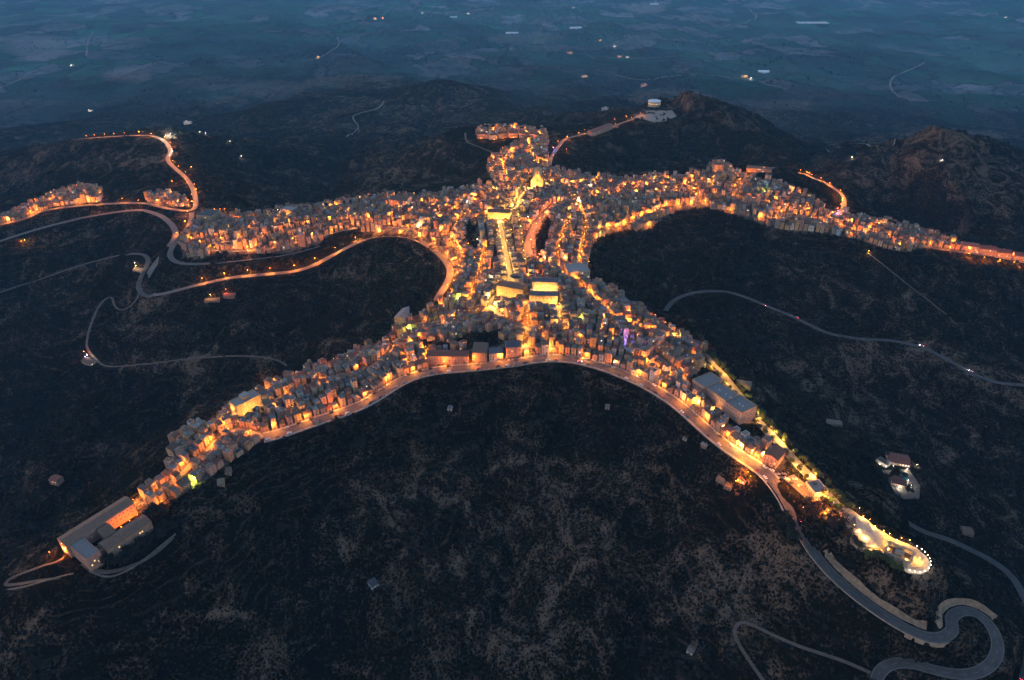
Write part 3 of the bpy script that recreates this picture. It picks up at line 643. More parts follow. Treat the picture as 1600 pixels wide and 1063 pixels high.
def loc(s, x, y, z=0):
    ca, sa = math.cos(s['a']), math.sin(s['a']); return (s['x']+x*ca-y*sa, s['y']+x*sa+y*ca, s['z']+z)
# yellow floodlit block on the left arm
yb, s = lm((373,652,410,633), 13, 4, 'flat', 'ochre', 'flat concrete', 'apartment_building', 'tall flat-roofed apartment block floodlit bright yellow above the left arm', 'building', bal=1, lit=.1)
mb = MB(); mb.box(-3, 4, -3, 4, 12.9, 16, 'wall_ochre'); mb.box(-3.2, 4.2, -3.2, 4.2, 16, 16.2, 'roof_flat concrete'); mb.obj('rooftop_room', yb)
for t in (-.4, -.12, .16, .42): LAMPS.append((loc(s, t*s['w'], -s['d']/2-5, 5), 'y', .24, 'wall'))
LAMPS.append((loc(s, -s['w']/2-6, 0, 6), 'y', .5, 'wall'))
# long pink building by the bend
lb, s = lm((669,569,732,568), 12, 3, 'gable', 'pink', 'red tile', 'long_apartment_building', 'long pink building with red tiled roof and white balconies beside the curved street', 'building', bal=1, dens=2.9)
lm((738,567,761,566), 16, 4, 'shed', 'brown', 'brown tile', 'brown_house', 'tall brown windowless-looking block between the long pink building and the row', 'building', bal=0)
# solar-roofed block
lm((791,560,815,556), 13, 4, 'gable', 'pink', 'dark', 'apartment_building', 'pink apartment block with dark solar panels on its roof by the curved street', 'building', bal=1, dens=3.3)
lm((765,566,786,562), 12, 3, 'gable', 'white', 'dark', 'apartment_building', 'white apartment block with dark panel roof left of the pink solar-roofed block', 'building', bal=1)
# white-roofed hall
r, s = lm((617,507,634,507), 27, 2, 'gable_y', 'pink', 'flat concrete', 'hall', 'low hall with wide pale white roof at the left edge of the centre', 'hall', sh=4)
# school / barracks
p, q = P(1100, 622), P(1155, 664); s = spec((1100,622,1155,664), 18, 3, 'flat', 'pink', 'flat concrete', sh=4.2); w = s['w']
root = link('school', None, None, (s['x'], s['y'], s['z']), s['a']); tag(root, 'long pink school with flat pale roof between the right arm houses and the promenade', 'school')
mb = MB(); mb.box(-w/2, w/2*.1, -9, 9, s['foot'], 13.5, 'wall_pink'); mb.box(w/2*.1+.01, w/2, -9, 11.5, s['foot'], 12.4, 'wall_pink'); mb.box(-w/2-16, -w/2-.01, -11, 13, s['foot'], 14, 'wall_pink'); mb.obj('wall', root)
mb = MB()
for x0, x1, y0, y1, z in ((-w/2, w/2*.1, -9, 9, 13.5), (w/2*.1+.01, w/2, -9, 11.5, 12.4), (-w/2-16, -w/2-.01, -11, 13, 14)):
    mb.box(x0+.3, x1-.3, y0+.3, y1-.3, z+.003, z+.1, 'sheetgrey' if 'sheetgrey' in M else 'roof_flat concrete')
    for a0, a1, b0, b1 in ((x0-.1, x1+.1, y0-.1, y0+.25), (x0-.1, x1+.1, y1-.25, y1+.1), (x0-.1, x0+.25, y0+.25, y1-.25), (x1-.25, x1+.1, y0+.25, y1-.25)): mb.box(a0, a1, b0, b1, z+.004, z+.8, 'wall_cream')
for _ in range(9): x = random.uniform(-w/2, w/2-3); mb.box(x, x+1.4, -2, -.8, 13.6, 14.5, 'tank')
mb.obj('roof', root)
for k in range(15):
    for z in (6.2, 10.6): link('window', WIN['dark'], root, (-w/2+2.5+k*(w-5)/14, -9.03, z))
for k in range(5):
    for z in (6.2, 10.6): link('window', WIN['dark'], root, (-w/2-14+k*3, -11.03, z)); link('window', WIN['dark'], root, (w/2+.03, -7+k*4, z-.5), math.pi/2)
mark(occ_pts(*loc(s, -w/2-8, 1)[:2], s['a'], 17, 25))
# the big convent at the left tip
s = spec((112,872,216,803), 13, 3, 'gable', 'pink', 'brown tile', sh=4); w = s['w']
root = link('convent', None, None, (s['x'], s['y'], s['z']), s['a']); tag(root, 'huge brown-roofed convent with long parallel wings and courtyard at the left tip', 'convent')
def wing(x0, x1, y0, y1, h, roof, wm='wall_pink', rm='roof_brown tile'):
    T = ((x0+x1)/2, (y0+y1)/2, 0, 0); a, b = MB(), MB(); a.T = b.T = T
    body_of(a, x1-x0, y1-y0, h, -26, roof, wm); roof_of(b, x1-x0, y1-y0, h, roof, rm, wm); return a.obj('wing', root), b.obj('roof', root)
wing(-w/2, w/2, -6.5, 6.5, 12.5, 'gable'); wing(-w/2+2, -w/2+12, -31, -6.6, 11.5, 'flat', rm='roof_flat concrete')
wing(-w/2+16, w/2-2, -32, -20, 9, 'gable', 'wall_brown'); wing(-w/2+22, w/2*.12, -19.9, -6.6, 10.5, 'gable', 'wall_brown')
wing(-w/2+12.1, -w/2+16, -26, -20, 7, 'flat')
for k in range(8):
    for z in (2, 5.5, 9): link('window', WIN['dark' if (k+z) % 3 else 'blind'], root, (-w/2-.03, -5+k*1.6, z), -math.pi/2) if k < 7 else None
for k in range(9):
    for z in (2, 5.5, 9): link('window', WIN['dark'], root, (-w/2+1.97, -30+k*2.7, z), -math.pi/2)
for k in range(12): link('window', WIN['dark'], root, (w*.14+k*3.2, -6.53, 9.5)); link('window', WIN['blind'], root, (w*.14+k*3.2, -6.53, 5.5))
for k in range(16): link('window', WIN['dark' if k not in (3, 12, 13) else 'lit'], root, (-w/2+19+k*(w-24)/16, -32.03, 5))
for x_, y_, z_ in ((-w*.3, 2, 13.6), (-w*.1, -2, 13.6), (w*.12, 3, 13.4), (w*.34, -1, 14), (-w*.05, -24, 10.4), (w*.25, -27, 10.6), (-w*.2, -12, 11.4)): link('chimney', CHIM, root, (x_, y_, z_))
for k, z in ((0, 4), (1, 6.5), (2, 4)): link('window', WIN['lit'], root, (-w/2+4+k*2.6, -31.03, z))
mark(occ_pts(*loc(s, 0, -13)[:2], s['a'], w+2, 40))
for t in (.2, .34, .46): LAMPS.append((loc(s, w*t, -13, 5), 'o', .3, 'wall'))
SC = s
# cathedral-like main church, floodlit facade
p = P(839, 293); a = R(-4)
def church(name, label, p, a, w, d, h, wm, rm, tower=True, belfry=True):
    root = link(name, None, None, (p.x, p.y, p.z), a); tag(root, label, 'church')
    mb = MB(); mb.prism([(-w/2*.8, -6), (w/2*.8, -6), (w/2*.8, h*.72), (0, h*.92), (-w/2*.8, h*.72)], .8, d, wm, 'y'); mb.obj('nave', root)
    mb = MB(); T = MB(); mb.T = (0, d/2+.5, 0, 0); roof_of(mb, w*.8, d-.6, h*.72, 'gable_y', rm, wm); mb.obj('roof', root)
    f = MB(); f.box(-w/2, w/2, -.8, .79, -5, h*.55, wm); f.box(-w*.3, w*.3, -.8, .79, h*.551, h*.82, wm)
    f.prism([(-w*.3, h*.821), (w*.3, h*.821), (w*.17, h), (-w*.17, h)], -.8, .79, wm, 'y')
    f.prism([(-w/2, h*.551), (-w*.301, h*.551), (-w*.301, h*.74)], -.7, .7, wm, 'y'); f.prism([(w*.301, h*.551), (w/2, h*.551), (w*.301, h*.74)], -.7, .7, wm, 'y')
    f.box(-w/2-.2, w/2+.2, -1.1, -.81, h*.53, h*.56, 'stone')
    for x in (-w*.48, -w*.28, w*.22, w*.42): f.box(x, x+w*.06, -1.05, -.81, -1, h*.53, 'stone')
    f.obj('facade', root)
    b = MB(); b.box(-w*.16, -w*.08, -.6, .6, h+.01, h*1.16, wm); b.box(w*.08, w*.16, -.6, .6, h+.01, h*1.16, wm); b.prism([(-w*.19, h*1.161), (w*.19, h*1.161), (0, h*1.28)], -.7, .7, wm, 'y'); b.obj('bell_gable', root)
    c = MB(); c.cyl(0, 0, h*1.0, h*1.09, w*.05, w*.03, 'metal', 8); c.obj('bell', root)
    dr = MB(); dr.box(-w*.09, w*.09, -1.0, -.81, 0, h*.2, 'wood'); dr.obj('door', root)
    link('window', WIN['dark'], root, (0, -.84, h*.42), 0, (1.6, 1, 1.8)); 
    for x in (-1, 1): link('window', WIN['dark'], root, (x*w*.38, -.84, h*.3), 0, (1.2, 1, 1.4))
    st = MB()
    for k in range(5): st.box(-w*.6+k*.4, w*.6-k*.4, -6+k*.9, -6+(k+1)*.9-.01, -3, -.9+k*.2, 'stone')
    st.obj('steps', root); return root
church('church', 'floodlit yellow mother church with tall bell gable and steps at the head of the corso', p, a, 20, 44, 21, 'wall_ochre', 'roof_brown tile')
mark(occ_pts(p.x, p.y+20, a, 22, 50))
for x, y, k in ((-8, -9, .7), (0, -12, .8), (8, -9, .7), (-14, -14, .8), (14, -12, .5)): LAMPS.append(((p.x+x, p.y+y, p.z+3), 'y', k, 'pole'))
# town hall at the piazza
th, s = lm((762,343,797,343), 13, 2, 'gable', 'ochre', 'brown tile', 'town_hall', 'wide yellow floodlit town hall closing the upper end of the corso', 'town hall', sh=5, bal=1, dens=4)
for t in (-.42, -.2, 0, .2, .42): LAMPS.append((loc(s, t*s['w'], -s['d']/2-7, 4), 'y', .6, 'pole'))
# convent complex of the centre with the floodlit upper facade
s = spec((776,464,818,468), 15, 3, 'gable', 'ochre', 'brown tile', sh=4.6); 
wallb = make_house(dict(s, dens=7, bal=0, lit=0), 'monastery', 'building', 'long blank ochre wall under a brown roof, left half of the central monastery')
for t in (-.4, -.05, .3): LAMPS.append((loc(s, t*s['w'], -s['d']/2-5, 3.5), 'y', .45, 'pole'))
s = spec((827,476,871,477), 30, 3, 'flat', 'cream', 'flat concrete', sh=4); w = s['w']
root = link('theatre', None, None, (s['x'], s['y'], s['z']), s['a']); tag(root, 'cream two-stage hall with a dazzling floodlit upper wall in the town centre', 'building')
mb = MB(); mb.box(-w/2, w/2, -15, -4, s['foot'], 12, 'wall_cream'); mb.box(-w/2+2, w/2-1, 4, 15, s['foot'], 19.5, 'wall_cream'); mb.box(-w/2, w/2, -3.99, 3.99, s['foot'], 9.5, 'wall_cream'); mb.obj('wall', root)
mb = MB(); mb.T = (0, -9.5, 0, 0); roof_of(mb, w, 11, 12, 'gable', 'roof_dark', 'wall_cream'); mb.T = (.5, 9.5, 0, 0); roof_of(mb, w-3, 11, 19.5, 'gable', 'roof_dark', 'wall_cream'); mb.T = None; mb.box(-w/2, w/2, -3.9, 3.9, 9.503, 9.6, 'concrete'); mb.obj('roof', root)
for k in range(7): link('window', WIN['blind'], root, (-w/2+3+k*(w-6)/6, -15.03, 8.6), 0, (1.5, 1, 1.2))
for k in range(9): link('window', WIN['dark'], root, (-w/2+4+k*(w-8)/8, 3.97, 16.2), 0, (1.2, 1, 1))
for k in range(6): LAMPS.append((loc(s, -w/2+5+k*(w-10)/5, .5, 12.6), 'y', .36, 'flood'))
for t in (-.42, -.15, .15, .42): LAMPS.append((loc(s, t*w, -20, 4), 'y', .4, 'pole'))
cl = P(807, 452); 
root = link('cloister', None, None, (cl.x, cl.y+6, cl.z), .3); tag(root, 'round stone drum of the cloister behind the ochre monastery wall', 'cloister')
mb = MB()
for i in range(16):
    t = i*math.pi/8; t2 = (i+1)*math.pi/8; r0, r1 = 7.5, 8.6
    mb.add([(r0*math.cos(t), r0*math.sin(t), 0), (r1*math.cos(t), r1*math.sin(t), 0), (r1*math.cos(t2), r1*math.sin(t2), 0), (r0*math.cos(t2), r0*math.sin(t2), 0)]+[(r0*math.cos(t), r0*math.sin(t), 15), (r1*math.cos(t), r1*math.sin(t), 15), (r1*math.cos(t2), r1*math.sin(t2), 15), (r0*math.cos(t2), r0*math.sin(t2), 15)], [(4,5,6,7),(1,2,6,5),(3,0,4,7)], 'stone')
mb.obj('drum_wall', root); mb = MB(); mb.cyl(0, 0, 10.5, 11, 7.4, 7.4, 'roof_brown tile', 16); mb.obj('inner_roof', root); mark(occ_pts(cl.x, cl.y+6, 0, 17, 17))
# more landmarks
lm((888,437,921,441), 26, 4, 'flat', 'cream', 'flat concrete', 'apartment_building', 'wide concrete block with lit zigzag staircase at the right edge of the centre', 'building', bal=0, dens=3.6)
lm((309,349,333,350), 26, 3, 'flat', 'cream', 'dark', 'modern_building', 'modern pale block with dark glazed roof at the west road junction', 'building', sh=4, bal=0, dens=4)
lm((609,325,637,326), 20, 3, 'gable', 'pink', 'brown tile', 'convent', 'pink convent with lantern tower on the crest of the west arm', 'convent', sh=4, bal=0)
lm((440,337,459,338), 16, 3, 'flat', 'brown', 'flat concrete', 'tall_house', 'big square brown house standing alone on the west arm crest', 'building', bal=0)
lm((467,386,477,386), 10, 6, 'flat', 'pink', 'flat concrete', 'tower_block', 'narrow pink tower block in the middle of the west arm', 'tower block')
for i, (e, wc) in enumerate((((745,217,762,217), 'pink'), ((765,219,777,218), 'white'), ((779,217,793,215), 'ochre'), ((795,216,809,215), 'ochre'), ((811,216,825,216), 'orange'), ((827,217,845,219), 'orange'))):
    lm(e, 12, 3, 'gable', wc, 'brown tile', 'terrace_house', f'{nth(i+1)} house from the left in the lit crescent on the northern tip', 'house', group='crescent of houses on the northern tip', seed=i)
    q = P(e[0]+7, e[1]+3); LAMPS.append(((q.x, q.y, q.z+5), 'o', .8, 'wall'))
lm((925,214,957,202), 13, 3, 'gable', 'pink', 'red tile', 'long_apartment_building', 'long red-roofed building beside the north road below the stadium', 'building')
lm((1166,268,1205,271), 13, 2, 'gable', 'orange', 'brown tile', 'long_house', 'long orange-lit terrace on the crest above the east arm', 'building', bal=1)
lm((1114,272,1129,272), 12, 5, 'flat', 'pink', 'red tile', 'tower_block', 'round-cornered pink tower block on the crest of the east arm', 'tower block', bal=1)
for i, e in enumerate(((1502,393,1528,398), (1528,398,1556,403), (1556,404,1580,408), (1583,409,1606,414))):
    lm(e, 15, 3, 'gable', 'pink', 'red tile', 'apartment_building', f'{nth(i+1)} red-roofed block from the left in the row ending the east arm', 'building', group='row of red-roofed blocks at the end of the east arm', seed=90+i, back=3)
for e in ((1190,722,1212,733),): lm(e, 17, 3, 'gable_y', 'pink', 'brown tile', 'apartment_building', 'pink gabled building with white balconies between the square and the promenade', 'building', bal=1, faces=[(0, 0, -8.5, 0, 12), (3, -6, 0, -math.pi/2, 17)])
# flat grey kiosk hall of the promenade
r, s = lm((1257,760,1272,777), 12, 1, 'flat', 'white', 'flat concrete', 'pavilion', 'low pale flat-roofed pavilion between the car park and the promenade', 'pavilion', bal=0, ex=1.5)
r, s = lm((1140,606,1160,620), 8, 1, 'flat', 'grey', 'flat concrete', 'shed', 'low grey shed below the promenade trees behind the school', 'shed', bal=0) if False else (None, None)
# country houses
for e, d, st, roof, wc, rc, lb in (((79,757,91,760), 8, 2, 'gable', 'pink', 'red tile', 'lonely pink two-storey farmhouse on the dark slope at the far left'),
    ((349,466,366,467), 10, 1, 'gable', 'pink', 'red tile', 'red-roofed villa on the slope below the orange bypass'), ((320,475,343,473), 9, 1, 'gable', 'grey', 'brown tile', 'long low farm building with a lit end below the orange bypass'),
    ((1504,836,1520,840), 9, 1, 'gable', 'brown', 'brown tile', 'dark low farmhouse on the slope at the lower right'), ((1060,862,1071,858), 8, 1, 'shed', 'white', 'sheet', '') ,
    ((581,922,592,916), 7, 1, 'shed', 'pale blue', 'dark', 'small pale metal shed on the dark lower slope'), ((1072,1020,1081,1025), 6, 1, 'gable', 'white', 'grey tile', 'small white hut near the bottom edge right of centre'),
    ((128,568,142,572), 9, 1, 'gable', 'cream', 'brown tile', 'country restaurant glowing with coloured lights at the bend of the left track'), ((208,425,222,428), 9, 1, 'gable', 'cream', 'grey tile', 'farmstead with yellow lights by the road hook at the left'),
    ((1292,662,1314,671), 6, 1, 'shed', 'grey', 'grey tile', 'long low grey shed in the dark wood right of the school'), ((1150,598,1172,612), 8, 1, 'gable', 'grey', 'grey tile', 'grey tiled shed just right of the promenade trees behind the school')):
    if lb: lm(e, d, st, roof, wc, rc, 'farmhouse', lb, 'farmhouse', lit=.2)
for e, d, wc, rc, lb in (((1066,688,1072,690), 4, 'white', 'grey tile', 'small white shed on the terraced slope below the right bend'), ((1094,698,1102,702), 5, 'grey', 'flat concrete', 'grey garden shed right of the small white shed below the right bend'), ((1118,752,1130,758), 8, 'brown', 'grey tile', 'upper brown outbuilding below the road at the right square'), ((1130,764,1141,768), 7, 'grey', 'brown tile', 'lower grey outbuilding below the road at the right square'),
    ((1152,752,1163,758), 8, 'orange', 'brown tile', 'orange-lit outbuilding just below the road at the right square'), ((945,640,952,641), 4, 'grey', 'grey tile', 'lonely grey shed in the trees below the right of the front'), ((699,642,706,643), 4, 'white', 'flat concrete', 'lonely white shed in the trees below the long pink building'), ((488,662,495,664), 4, 'grey', 'dark', 'small grey shed below the left bend of the curved street'),
    ((340,760,352,762), 6, 'brown', 'grey tile', 'brown shed on the slope under the houses near the left tip'), ((352,742,362,744), 6, 'grey', 'brown tile', 'grey cottage on the slope under the houses near the left tip')):
    lm(e, d, 1, 'shed', wc, rc, 'shed', lb, 'shed', bal=0)
# villa with pool
lm((1387,725,1421,731), 16, 1, 'gable', 'pink', 'red tile', 'villa', 'large dark red hipped villa roof with lamps on the dark slope at right', 'villa', lit=.5)
lm((1392,758,1414,764), 11, 1, 'gable', 'pink', 'red tile', 'villa', 'smaller dark red roofed house beside the swimming pool at right', 'villa', lit=.5)
lm((1368,722,1384,732), 7, 1, 'flat', 'grey', 'brown tile', 'garage', 'flat-roofed garage left of the villa on the dark slope at right', 'garage', lit=0)
def slab(name, px, m, z, label=None, cat=None, kind=None, thick=.5):
    pts = [P(u, v) for u, v in px]; zz = sum(p.z for p in pts)/len(pts)+z if not isinstance(z, tuple) else z[0]
    n = len(pts); mb = MB(); vs = [(p.x, p.y, zz) for p in pts]+[(p.x, p.y, zz-thick) for p in pts]
    mb.add(vs, [tuple(range(n-1, -1, -1)), tuple(range(n, 2*n))]+[(i, (i+1) % n, (i+1) % n+n, i+n) for i in range(n)], m)
    o = mb.obj(name); tag(o, label, cat, None, kind)
    for p in pts: mark([(p.x, p.y)])
    return o, zz
slab('terrace', [(1378,735),(1398,770),(1412,780),(1436,780),(1438,760),(1420,735)], 'dirt', .6, kind='structure', thick=6)
o, z = slab('swimming_pool', [(1407,742),(1413,741),(1418,750),(1412,753)], 'pool', 1.2, 'small turquoise swimming pool between the two red villa roofs', 'pool', thick=1)
for u, v, c, k in ((1370,719,'o',.3),(1375,728,'w',.12),(1384,733,'w',.06),(1396,731,'w',.06),(1415,735,'w',.12),(1430,729,'w',.12),(1394,750,'w',.06),(1416,753,'w',.06),(1424,763,'w',.06),(1401,764,'w',.06),(1409,766,'w',.06),(1420,726,'o',.4),(1412,727,'o',.4)):
    q = P(u, v); LAMPS.append(((q.x, q.y, q.z+3), c, k, 'garden'))
# stadium and round hall
slab('sports_pitch', [(992,184),(1012,173),(1050,173),(1057,182),(1040,190),(1022,192)], 'pitch', 1, kind='structure', thick=20)
q = P(1022, 166); root = link('round_hall', None, None, (q.x, q.y, q.z), 0); tag(root, 'round hall with white drum roof and lit windows behind the sports pitch', 'hall')
mb = MB(); mb.cyl(0, 0, -8, 11, 14, 14, 'wall_cream', 20); mb.obj('wall', root); mb = MB(); mb.cyl(0, 0, 11.01, 12.5, 15, 14, 'sheet', 20); mb.obj('roof', root)
for k in range(12): t = math.pi+k*math.pi/11; link('window', WIN['lit' if k % 3 else 'litw'], root, (14.05*math.cos(t), 14.05*math.sin(t), 7), t+math.pi/2, (1.5, 1, 1.3))
# ------------------------------------------------------------------ star-shaped piazza at the right tip
slab('belvedere_paving', [(1310,803),(1325,795),(1338,803),(1352,815),(1368,826),(1380,832),(1395,842),(1420,852),(1432,858),(1446,870),(1454,882),(1450,893),(1438,899),(1420,897),(1408,890),(1398,880),(1372,868),(1360,862),(1345,862),(1328,848),(1330,830)], 'stone', 1.0, kind='structure', thick=8)
ctr = P(1360, 838); zc = ctr.z+3.2
def star():
    root = link('star_piazza', None, None, (ctr.x, ctr.y, zc-1), 0); tag(root, 'faceted pale paved piazza of sloping triangular planes lit yellow near the right tip', 'monument')
    rim = [P(u, v) for u, v in ((1322,822),(1334,806),(1352,816),(1378,838),(1374,860),(1350,858),(1338,846))]
    c2 = P(1334, 818)
    n = len(rim); mb = MB(); vs = [(p.x-ctr.x, p.y-ctr.y, (.5 if i % 2 else 1.1)) for i, p in enumerate(rim)]+[(0, 0, 1.9)]+[(p.x-ctr.x, p.y-ctr.y, -5) for p in rim]
    mb.add(vs, [(i, (i+1) % n, n) for i in range(n)]+[(i, i+n+1, (i+1) % n+n+1, (i+1) % n) for i in range(n)], 'concrete'); mb.obj('paving', root)
    mb = MB(); p, q, r_ = (P(*t) for t in ((1322,824),(1334,812),(1336,832)))
    mb.add([(p.x-ctr.x, p.y-ctr.y, 2.3), (q.x-ctr.x, q.y-ctr.y, 2.1), (r_.x-ctr.x, r_.y-ctr.y, 2.2), (p.x-ctr.x, p.y-ctr.y, .5), (q.x-ctr.x, q.y-ctr.y, .5), (r_.x-ctr.x, r_.y-ctr.y, .5)], [(0,2,1),(0,1,4,3),(1,2,5,4),(2,0,3,5)], 'roof_brown tile'); mb.obj('dark_wedge', root)
star()
q = P(1402, 872); root = link('mausoleum', None, None, (q.x, q.y, q.z+1), R(-38)); tag(root, 'roofless stone mausoleum ruin lit yellow inside the rounded belvedere', 'ruin')
mb = MB()
for x0, x1, y0, y1, h in ((-9, 9, -6, -4.6, 5), (-9, 9, 4.6, 6, 6.5), (-9, -7.6, -4.6, 4.6, 5.5), (7.6, 9, -4.6, 4.6, 7.5)): mb.box(x0, x1, y0, y1, -3, h, 'stone')
mb.obj('wall', root); mb = MB(); mb.box(-7.6, 7.6, -4.6, 4.6, 2, 3.2, 'roof_brown tile'); mb.box(-3, 3, -2, 2, 3.2, 5.8, 'stone'); mb.obj('core', root)
mb = MB()
for k in range(6): mb.box(-8+k*3.1, -7+k*3.1, -6.4, -6.01, -2, 5.3, 'stone')
mb.obj('buttress', root)
for u, v, k in ((1396,849,1.2),(1385,862,.8),(1418,884,1.2),(1411,880,.9),(1432,877,1.2)): g = P(u, v); LAMPS.append(((g.x, g.y, g.z+5), 'y', k*.28, 'pole'))
for u, v in ((1432,857),(1439,862),(1444,866),(1448,871),(1451,876),(1453,881),(1453,887),(1450,892),(1444,896),(1436,898),(1428,897),(1420,895)): g = P(u, v-1); LAMPS.append(((g.x, g.y, g.z+2.0), 'w', .015, 'bollard'))
for u, v, k in ((1347,846,2.2),(1338,836,1),(1330,826,.8),(1365,862,1),(1372,866,.8),(1385,850,.8),(1376,835,.9),(1366,828,.8),(1356,820,.8),(1346,812,.9),(1338,800,.9),(1405,846,1),(1416,850,.9),(1390,842,.8)): g = P(u, v); LAMPS.append(((g.x, g.y, g.z+5), 'y', k*.16, 'pole'))
for px in ([(1293,780),(1302,777),(1306,783),(1297,786)], [(1300,790),(1315,788),(1322,798),(1308,801)], [(1287,766),(1297,764),(1299,769),(1290,773)]): slab('lawn', px, 'lawn', 1.0, kind='structure', thick=3)
# ------------------------------------------------------------------ fill the streets with houses
for l in LAMPS: mark(occ_pts(l[0][0], l[0][1], 0, 6.5, 6.5))
for u, v, k in ((1512,403,1.6),(1536,408,1.7),(1560,412,1.6),(1582,416,1.7),(1598,420,1.5)): q = P(u, v); LAMPS.append(((q.x, q.y, q.z+6), 'o', k, 'wall'))
HOUSES = []
def place(x, y, a, w, d):
    if not urban(x, y): return False
    pts = occ_pts(x, y, a, w+.1, d+.1)
    if not free(pts): return False
    cor = occ_pts(x, y, a, w, d, max(w, d))
    if sum(urban(*c) for c in cor) < 3: return False
    hz = H(pts[:, 0], pts[:, 1]); u, v, dep = proj(x, y, float(H(x, y)))
    mark(occ_pts(x, y, a, w-.1, d-.1))
    core = 690 < u < 930 and 330 < v < 560
    fr = (x+math.sin(a)*d/2, y-math.cos(a)*d/2)
    st = random.choices((1, 2, 3, 4), (1.6, 5, 3.2, .9 if w < 9 else .2))[0]
    roof = random.choices(('gable', 'shed', 'flat', 'gable_y'), (4, 3, 3.4, 1))[0]
    rc = random.choices(('flat concrete', 'dark'), (5, 1))[0] if roof == 'flat' else random.choices(('grey tile', 'brown tile', 'red tile', 'dark'), (5, 5, 2.2, .5))[0]
    wc = random.choices(list(WALLS), (5, 4, 4, 2.5, 3, 3, 1.2, .6))[0]
    z = float(H(*fr)); z = max(z, float(np.median(hz))-1.5)
    HOUSES.append(dict(x=x, y=y, z=z, a=a, w=w, d=d, st=st, roof=roof, wc=wc, rc=rc, foot=min(-.4, float(hz.min())-z-1), seed=random.randrange(10**6), dep=float(dep), u=float(u), v=float(v)))
    return True
GUIDES = ['main', 'corso', 'upper_corso', 'ravine_road', 'east_street', 'west_street', 'west_lane', 'mid_lane', 'front_lane', 'low_lane', 'arm_lane', 'centre_lane', 'bypass', 'north_road', 'hill_street', 'west_road', 'east_spur', 'lower_loop']
EXTRA = {'a': [(905,412),(912,380),(915,350),(905,330)], 'b': [(870,410),(875,380),(890,345)], 'c': [(700,470),(716,430),(720,400),(705,375)], 'd': [(735,470),(750,430),(760,390)],
         'e': [(845,262),(830,245),(825,225)], 'f': [(790,280),(785,255),(800,240)], 'g': [(820,480),(826,510),(820,545)], 'h': [(872,480),(876,510)], 'i': [(900,440),(930,470),(960,500),(1000,515),(1040,530)], 'j': [(820,410),(815,370),(810,340)],
         'k': [(940,360),(990,345),(1040,325),(1100,318)], 'l': [(880,290),(940,290),(1050,290),(1110,290)], 'm': [(1220,335),(1290,350),(1350,368)], 'n': [(620,318),(700,318),(760,310)], 'o': [(655,500),(700,512),(760,512)]}
GL = [(RW[g], ROADS[g][0]) for g in GUIDES]+[(resample([P(u, v) for u, v in px], 5), 3.5) for px in EXTRA.values()]
for pts, w in GL[len(GUIDES):]:
    for p, q in zip(pts[:-1], pts[1:]): mark(occ_pts((p.x+q.x)/2, (p.y+q.y)/2, math.atan2((q-p).y, (q-p).x), 6, 3.5))
def rows(pts, w, row):
    for side in (-1, 1):
        acc = random.uniform(0, 4); i = 0
        off0 = w/2+(2.2 if w > 9 else 1.2); depth = 7.8
        off = off0+row*depth+((row)//2)*3.0+depth/2
        nxt = 0; run = 0
        for p, q in zip(pts[:-1], pts[1:]):
            d = q-p; L = math.hypot(d.x, d.y)
            if L < .1: continue
            t = math.atan2(d.y, d.x); nrm = Vector((-math.sin(t), math.cos(t), 0))*side
            s_ = 0
            while run+s_ <= run+L:
                if run+s_ >= nxt:
                    hw = random.choice((random.uniform(4.5, 6.5), random.uniform(5.5, 8.5), random.uniform(7, 13))); dd = random.uniform(6.8, 8.4); c = p+d*(s_/L)+nrm*off
                    ang = t if side > 0 else t+math.pi
                    if row % 2: ang += math.pi
                    ang += random.gauss(0, .03)
                    if place(c.x, c.y, ang, hw, dd): nxt = run+s_+hw+random.choice((0.15, .15, .15, 2.2))
                    elif place(c.x, c.y, ang, 5.0, 6.6): nxt = run+s_+5.4
                    else: nxt = run+s_+1.5
                s_ += 1.0
            run += L
for row in range(8):
    for pts, w in GL: rows(pts, w, row)
ga = [(p.x, p.y, math.atan2(q.y-p.y, q.x-p.x)) for pts, w in GL for p, q in zip(pts[::3], pts[1::3])]; GA = np.array(ga)
jj, ii = np.nonzero(URB); o_ = rng.permutation(len(ii))[:40000]
for k in o_:
    x, y = ox+(ii[k]+.5)*cell, oy+(jj[k]+.5)*cell
    if OCC[int(y-oy), int(x-ox)]: continue
    g = GA[np.argmin((GA[:, 0]-x)**2+(GA[:, 1]-y)**2)]; a = g[2]+random.choice((0, math.pi/2, math.pi))
    place(x, y, a, random.uniform(4.3, 7.5), random.uniform(4.5, 7.5))
print('houses', len(HOUSES))
HOUSES.sort(key=lambda h: h['dep'])
IND = HOUSES[:288]; REST = HOUSES[288:]
def zone(u, v):
    if u < 330 and v > 640: return 'near the left tip'
    if u < 480 and v > 520: return 'around the yellow block'
    if u < 640 and v > 500: return 'on the upper left arm'
    if u < 760: return 'at the left front'
    if u < 860: return 'at the middle front'
    if u < 960: return 'at the right front'
    if u < 1065: return 'above the right bend'
    if u < 1140: return 'beside the school'
    return 'near the right square'
def combo(h): return (['', 'one', 'two', 'three', 'four', 'five'][h['st']], h['wc'], 'flat' if h['roof'] == 'flat' else h['rc'].replace('tile', 'tiled'), zone(h['u'], h['v']))
cnt = {}
for h in sorted(IND, key=lambda h: h['u']):
    c = combo(h); cnt[c] = cnt.get(c, 0)+1; h['n'] = cnt[c]
for h in IND:
    c = combo(h)
    lab = f"{c[0]}-storey {c[1]} house with {c[2]} roof"+(f", {nth(h['n'])} from the left" if cnt[c] > 1 else ', the only one')+f" {c[3]}"
    make_house(h, 'house', 'house', lab, 'houses of the hilltop town')
mb, wb = MB(), MB()
for h in REST: far_house(mb, h, wb)
wb.T = mb.T = None
for f in wb.f: mb.f.append(tuple(i+len(mb.v) for i in f))
mb.m += [mb.mi(wb.mats[k]) for k in wb.m]; mb.v += wb.v; mb.c += wb.c
